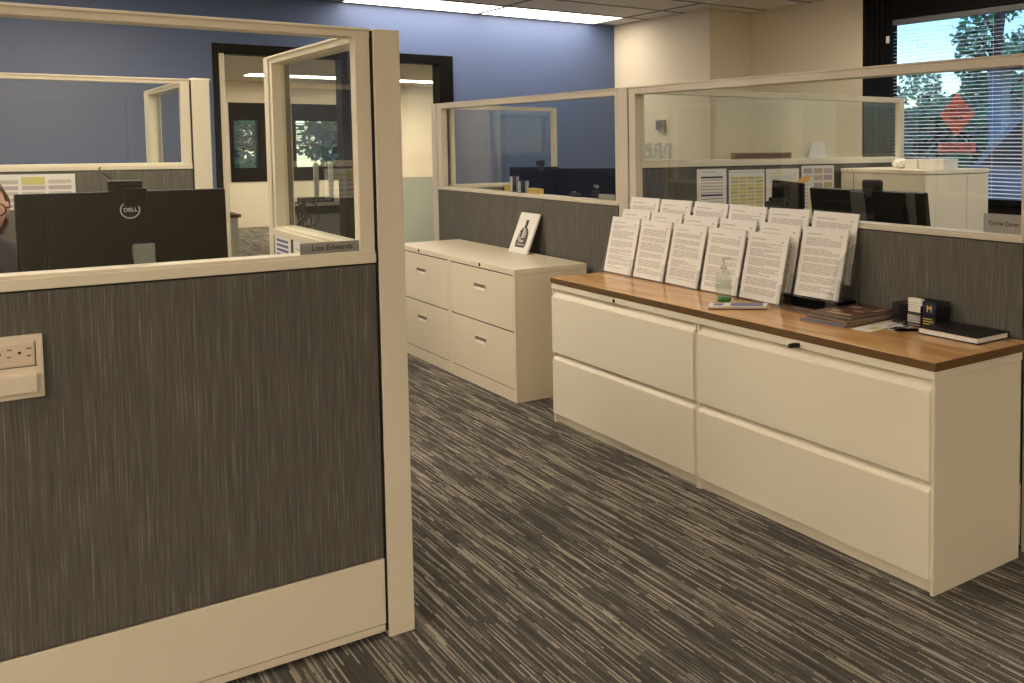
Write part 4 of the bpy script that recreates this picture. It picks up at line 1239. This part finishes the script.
# ------------------------------------------------------------------ hazard sign in the window
def window_sign():
    x = XB+.052
    t = thing('window_sign', 'orange-red diamond notice with a bar below, fixed in the blinded window', 'sign', (x, 4.59, 1.35))
    k = 1.009
    yc, zc, r = 4.588*k*.998, 1.4+(1.606-1.4)*k, .160*k
    M = frame((x, yc, zc), (0, -1, 0), (0, 0, 1))
    m = MB(); m.prism([(0, -r), (r*1.02, 0), (0, r), (-r*1.02, 0)], -.001, .001, M)
    d = m.build('diamond', 'sign_red', t)
    m = MB()
    for s, y in (('WARNING', .030), ('AREA', -.030)): m.text(s, .052, M @ Matrix.Translation((0, y, .0016)), depth=.0003)
    m.build('lettering', 'ink_purple', d)
    Mb = frame((x, yc, 1.4-.038*k), (0, -1, 0), (0, 0, 1))
    m = MB(); m.prism([(-.176, -.036), (.176, -.036), (.176, .036), (-.176, .036)], -.001, .001, Mb); d = m.build('bar', 'sign_red', t)
    m = MB(); m.text('RESTRICTED', .050, Mb @ Matrix.Translation((0, 0, .0016)), depth=.0003); m.build('lettering', 'ink_purple', d)
window_sign()

# ------------------------------------------------------------------ outdoors
def ground(x0, x1, y0, y1):
    return struct(MB().box(x0, x1, y0, y1, -.30, -.15).build('ground', 'asphalt'))
ground(5.95, 70, -30, 60)
struct(MB().box(-25, 5.95, YFAR+.35, 70, -.30, -.15).build('ground_rear', 'asphalt'))
def tree(label, x, y, h, r, seed, mat, n=1500, base=.35, leaf=.16):
    rr = random.Random(seed)
    t = thing('tree', label, 'tree', (x, y, -.15), 0, 'trees outside the windows')
    m = MB(); m.tube([(x, y, -.15), (x+.1, y, h*.3), (x-.05, y+.1, h*.6), (x, y, h*.85)], .13, 8)
    for k in range(5):
        a = rr.uniform(0, 6.28)
        m.tube([(x, y, h*(.35+.08*k)), (x+r*.3*math.cos(a), y+r*.3*math.sin(a), h*(.45+.08*k)), (x+r*.6*math.cos(a), y+r*.6*math.sin(a), h*(.52+.08*k))], .045, 6)
    m.build('trunk', 'bark', t)
    m = MB()
    cl = []
    for k in range(16):
        while True:
            v = Vector((rr.uniform(-1, 1), rr.uniform(-1, 1), rr.uniform(-1, 1)))
            if v.length < 1: break
        cl.append((Vector((x+v.x*r*.75, y+v.y*r*.75, h*base+(h*(1-base))*(v.z*.5+.5))), r*rr.uniform(.28, .48)))
    for k in range(n):
        c, cr = rr.choice(cl)
        v = Vector((rr.gauss(0, 1), rr.gauss(0, 1), rr.gauss(0, 1))).normalized()*cr*rr.uniform(.55, 1.0)
        p = c+v
        a = Vector((rr.gauss(0, 1), rr.gauss(0, 1), rr.gauss(0, 1))).normalized(); b2 = a.orthogonal().normalized()
        s = leaf*rr.uniform(.6, 1.3)
        vs = [m.bm.verts.new(p+q) for q in (-a*s, b2*s*.55, a*s, -b2*s*.55)]
        m.bm.faces.new(vs)
    m.build('foliage', mat, t)
for k, (x, y, h, r_, mt) in enumerate(((17.0, 12.6, 5.0, 1.2, 'leaf_green'), (20.5, 17.6, 3.2, 1.4, 'leaf_pale'), (16.0, 14.6, 2.5, .95, 'leaf_pale'), (22.0, 14.4, 5.4, 1.5, 'leaf_pale'), (13.5, 11.6, 2.2, .75, 'leaf_green'), (23.5, 19.6, 3.0, 1.3, 'leaf_green'), (23.5, 22.6, 3.0, 1.4, 'leaf_pale'), (20.5, 20.8, 2.6, 1.2, 'leaf_green'), (19.2, 14.9, 3.0, 1.0, 'leaf_green'))):
    tree('leafy tree outside the blinded side window', x, y, h, r_, k+1, mt, n=2600, base=.12, leaf=.10)
for k, (x, y) in enumerate(((3.9, 21.0), (6.0, 21.2), (8.1, 21.0), (4.6, 23.6), (6.9, 23.8), (9.2, 23.8), (5.6, 26.2), (8.2, 26.4))):
    tree('dark leafy tree filling the far window of the back room', x, y, 4.2, 1.0, 20+k, 'leaf_green', n=1100, base=.08, leaf=.09)
# building across the street
t = thing('building', 'pale blue building with upright columns across the street behind the trees', 'building', (29, 14.5, -.15))
m = MB(); m.box(26, 32, 9, 20.0, -.15, 3.4); m.build('wall', 'facade', t)
for k in range(5):
    m = MB(); y = 9.6+k*2.2; m.box(25.4, 25.75, y, y+.35, -.15, 3.0, .02); m.build('column', 'facade', t)
m = MB(); m.box(25.2, 32.2, 8.8, 20.2, 3.0, 3.5, .03); m.build('roof_band', 'facade_tan', t)
for k in range(4):
    m = MB(); y = 10.3+k*2.2; m.box(25.97, 26.01, y, y+1.2, .9, 2.6); m.build('window', 'car_glass', t)
t = thing('canopy', 'tan canopy beam across the street behind the blinds', 'canopy', (12.9, 8.4, -.15))
m = MB(); m.box(12.2, 13.6, 6.5, 10.2, 2.60, 2.70, .01); m.build('roof', 'facade_tan', t)
for y in (6.7, 9.45):
    m = MB(); m.box(12.8, 13.05, y, y+.25, -.15, 2.60, .01); m.build('post', 'facade', t)
# parked car
t = thing('car', 'pale blue parked car just outside the side window', 'car', (9.6, 5.7, -.15))
Mx = Matrix(((0, 0, 1, 0), (1, 0, 0, 0), (0, 1, 0, -.15), (0, 0, 0, 1)))
prof = [(7.75, .35), (7.70, .80), (7.60, 1.06), (6.85, 1.27), (6.15, 1.92), (5.85, 1.96), (4.2, 1.92), (3.75, 1.36), (3.6, 1.0), (3.6, .35)]
m = MB(); m.prism(prof, 8.7, 10.5, Mx, bev=.05); bd = m.build('body', 'car_paint', t)
m = MB(); m.prism([(6.68, 1.30), (6.08, 1.84), (5.25, 1.84), (5.25, 1.30)], 8.675, 8.70, Mx); m.prism([(5.15, 1.30), (5.15, 1.84), (4.3, 1.84), (4.0, 1.34)], 8.675, 8.70, Mx); m.build('side_window', 'car_glass', bd)
for y in (7.0, 4.35):
    for x in (8.66, 10.34):
        m = MB(); m.cyl((x, y, .17), (x+.2, y, .17), .32, 28); w = m.build('wheel', 'tyre', t)
        MB().cyl((x-.006, y, .17), (x+.206, y, .17), .19, 20).build('hub_cap', 'silver', w)

# ------------------------------------------------------------------ world and view
w = bpy.data.worlds.new('world'); sc.world = w; w.use_nodes = True
nt = w.node_tree; nt.nodes.clear()
out = nt.nodes.new('ShaderNodeOutputWorld'); bg = nt.nodes.new('ShaderNodeBackground'); sky = nt.nodes.new('ShaderNodeTexSky')
sky.sky_type = 'NISHITA'; sky.sun_disc = False; sky.sun_elevation = math.radians(42); sky.sun_rotation = math.radians(200)
sky.air_density = 1.0; sky.dust_density = 0.3; sky.ozone_density = 3.0
bg.inputs[1].default_value = .14
hs = nt.nodes.new('ShaderNodeHueSaturation'); hs.inputs['Saturation'].default_value = 1.35
nt.links.new(sky.outputs[0], hs.inputs['Color']); nt.links.new(hs.outputs[0], bg.inputs[0]); nt.links.new(bg.outputs[0], out.inputs[0])
sc.view_settings.view_transform = 'Standard'; sc.view_settings.look = 'None'
sc.view_settings.exposure = 0.95; sc.view_settings.gamma = 1.0; sc.view_settings.use_curve_mapping = False
sc.cycles.use_denoising = True
sc.cycles.denoising_prefilter = 'ACCURATE'
sc.cycles.denoising_input_passes = 'RGB_ALBEDO_NORMAL'
sc.cycles.max_bounces = 10; sc.cycles.transparent_max_bounces = 24
sc.cycles.sample_clamp_indirect = 6
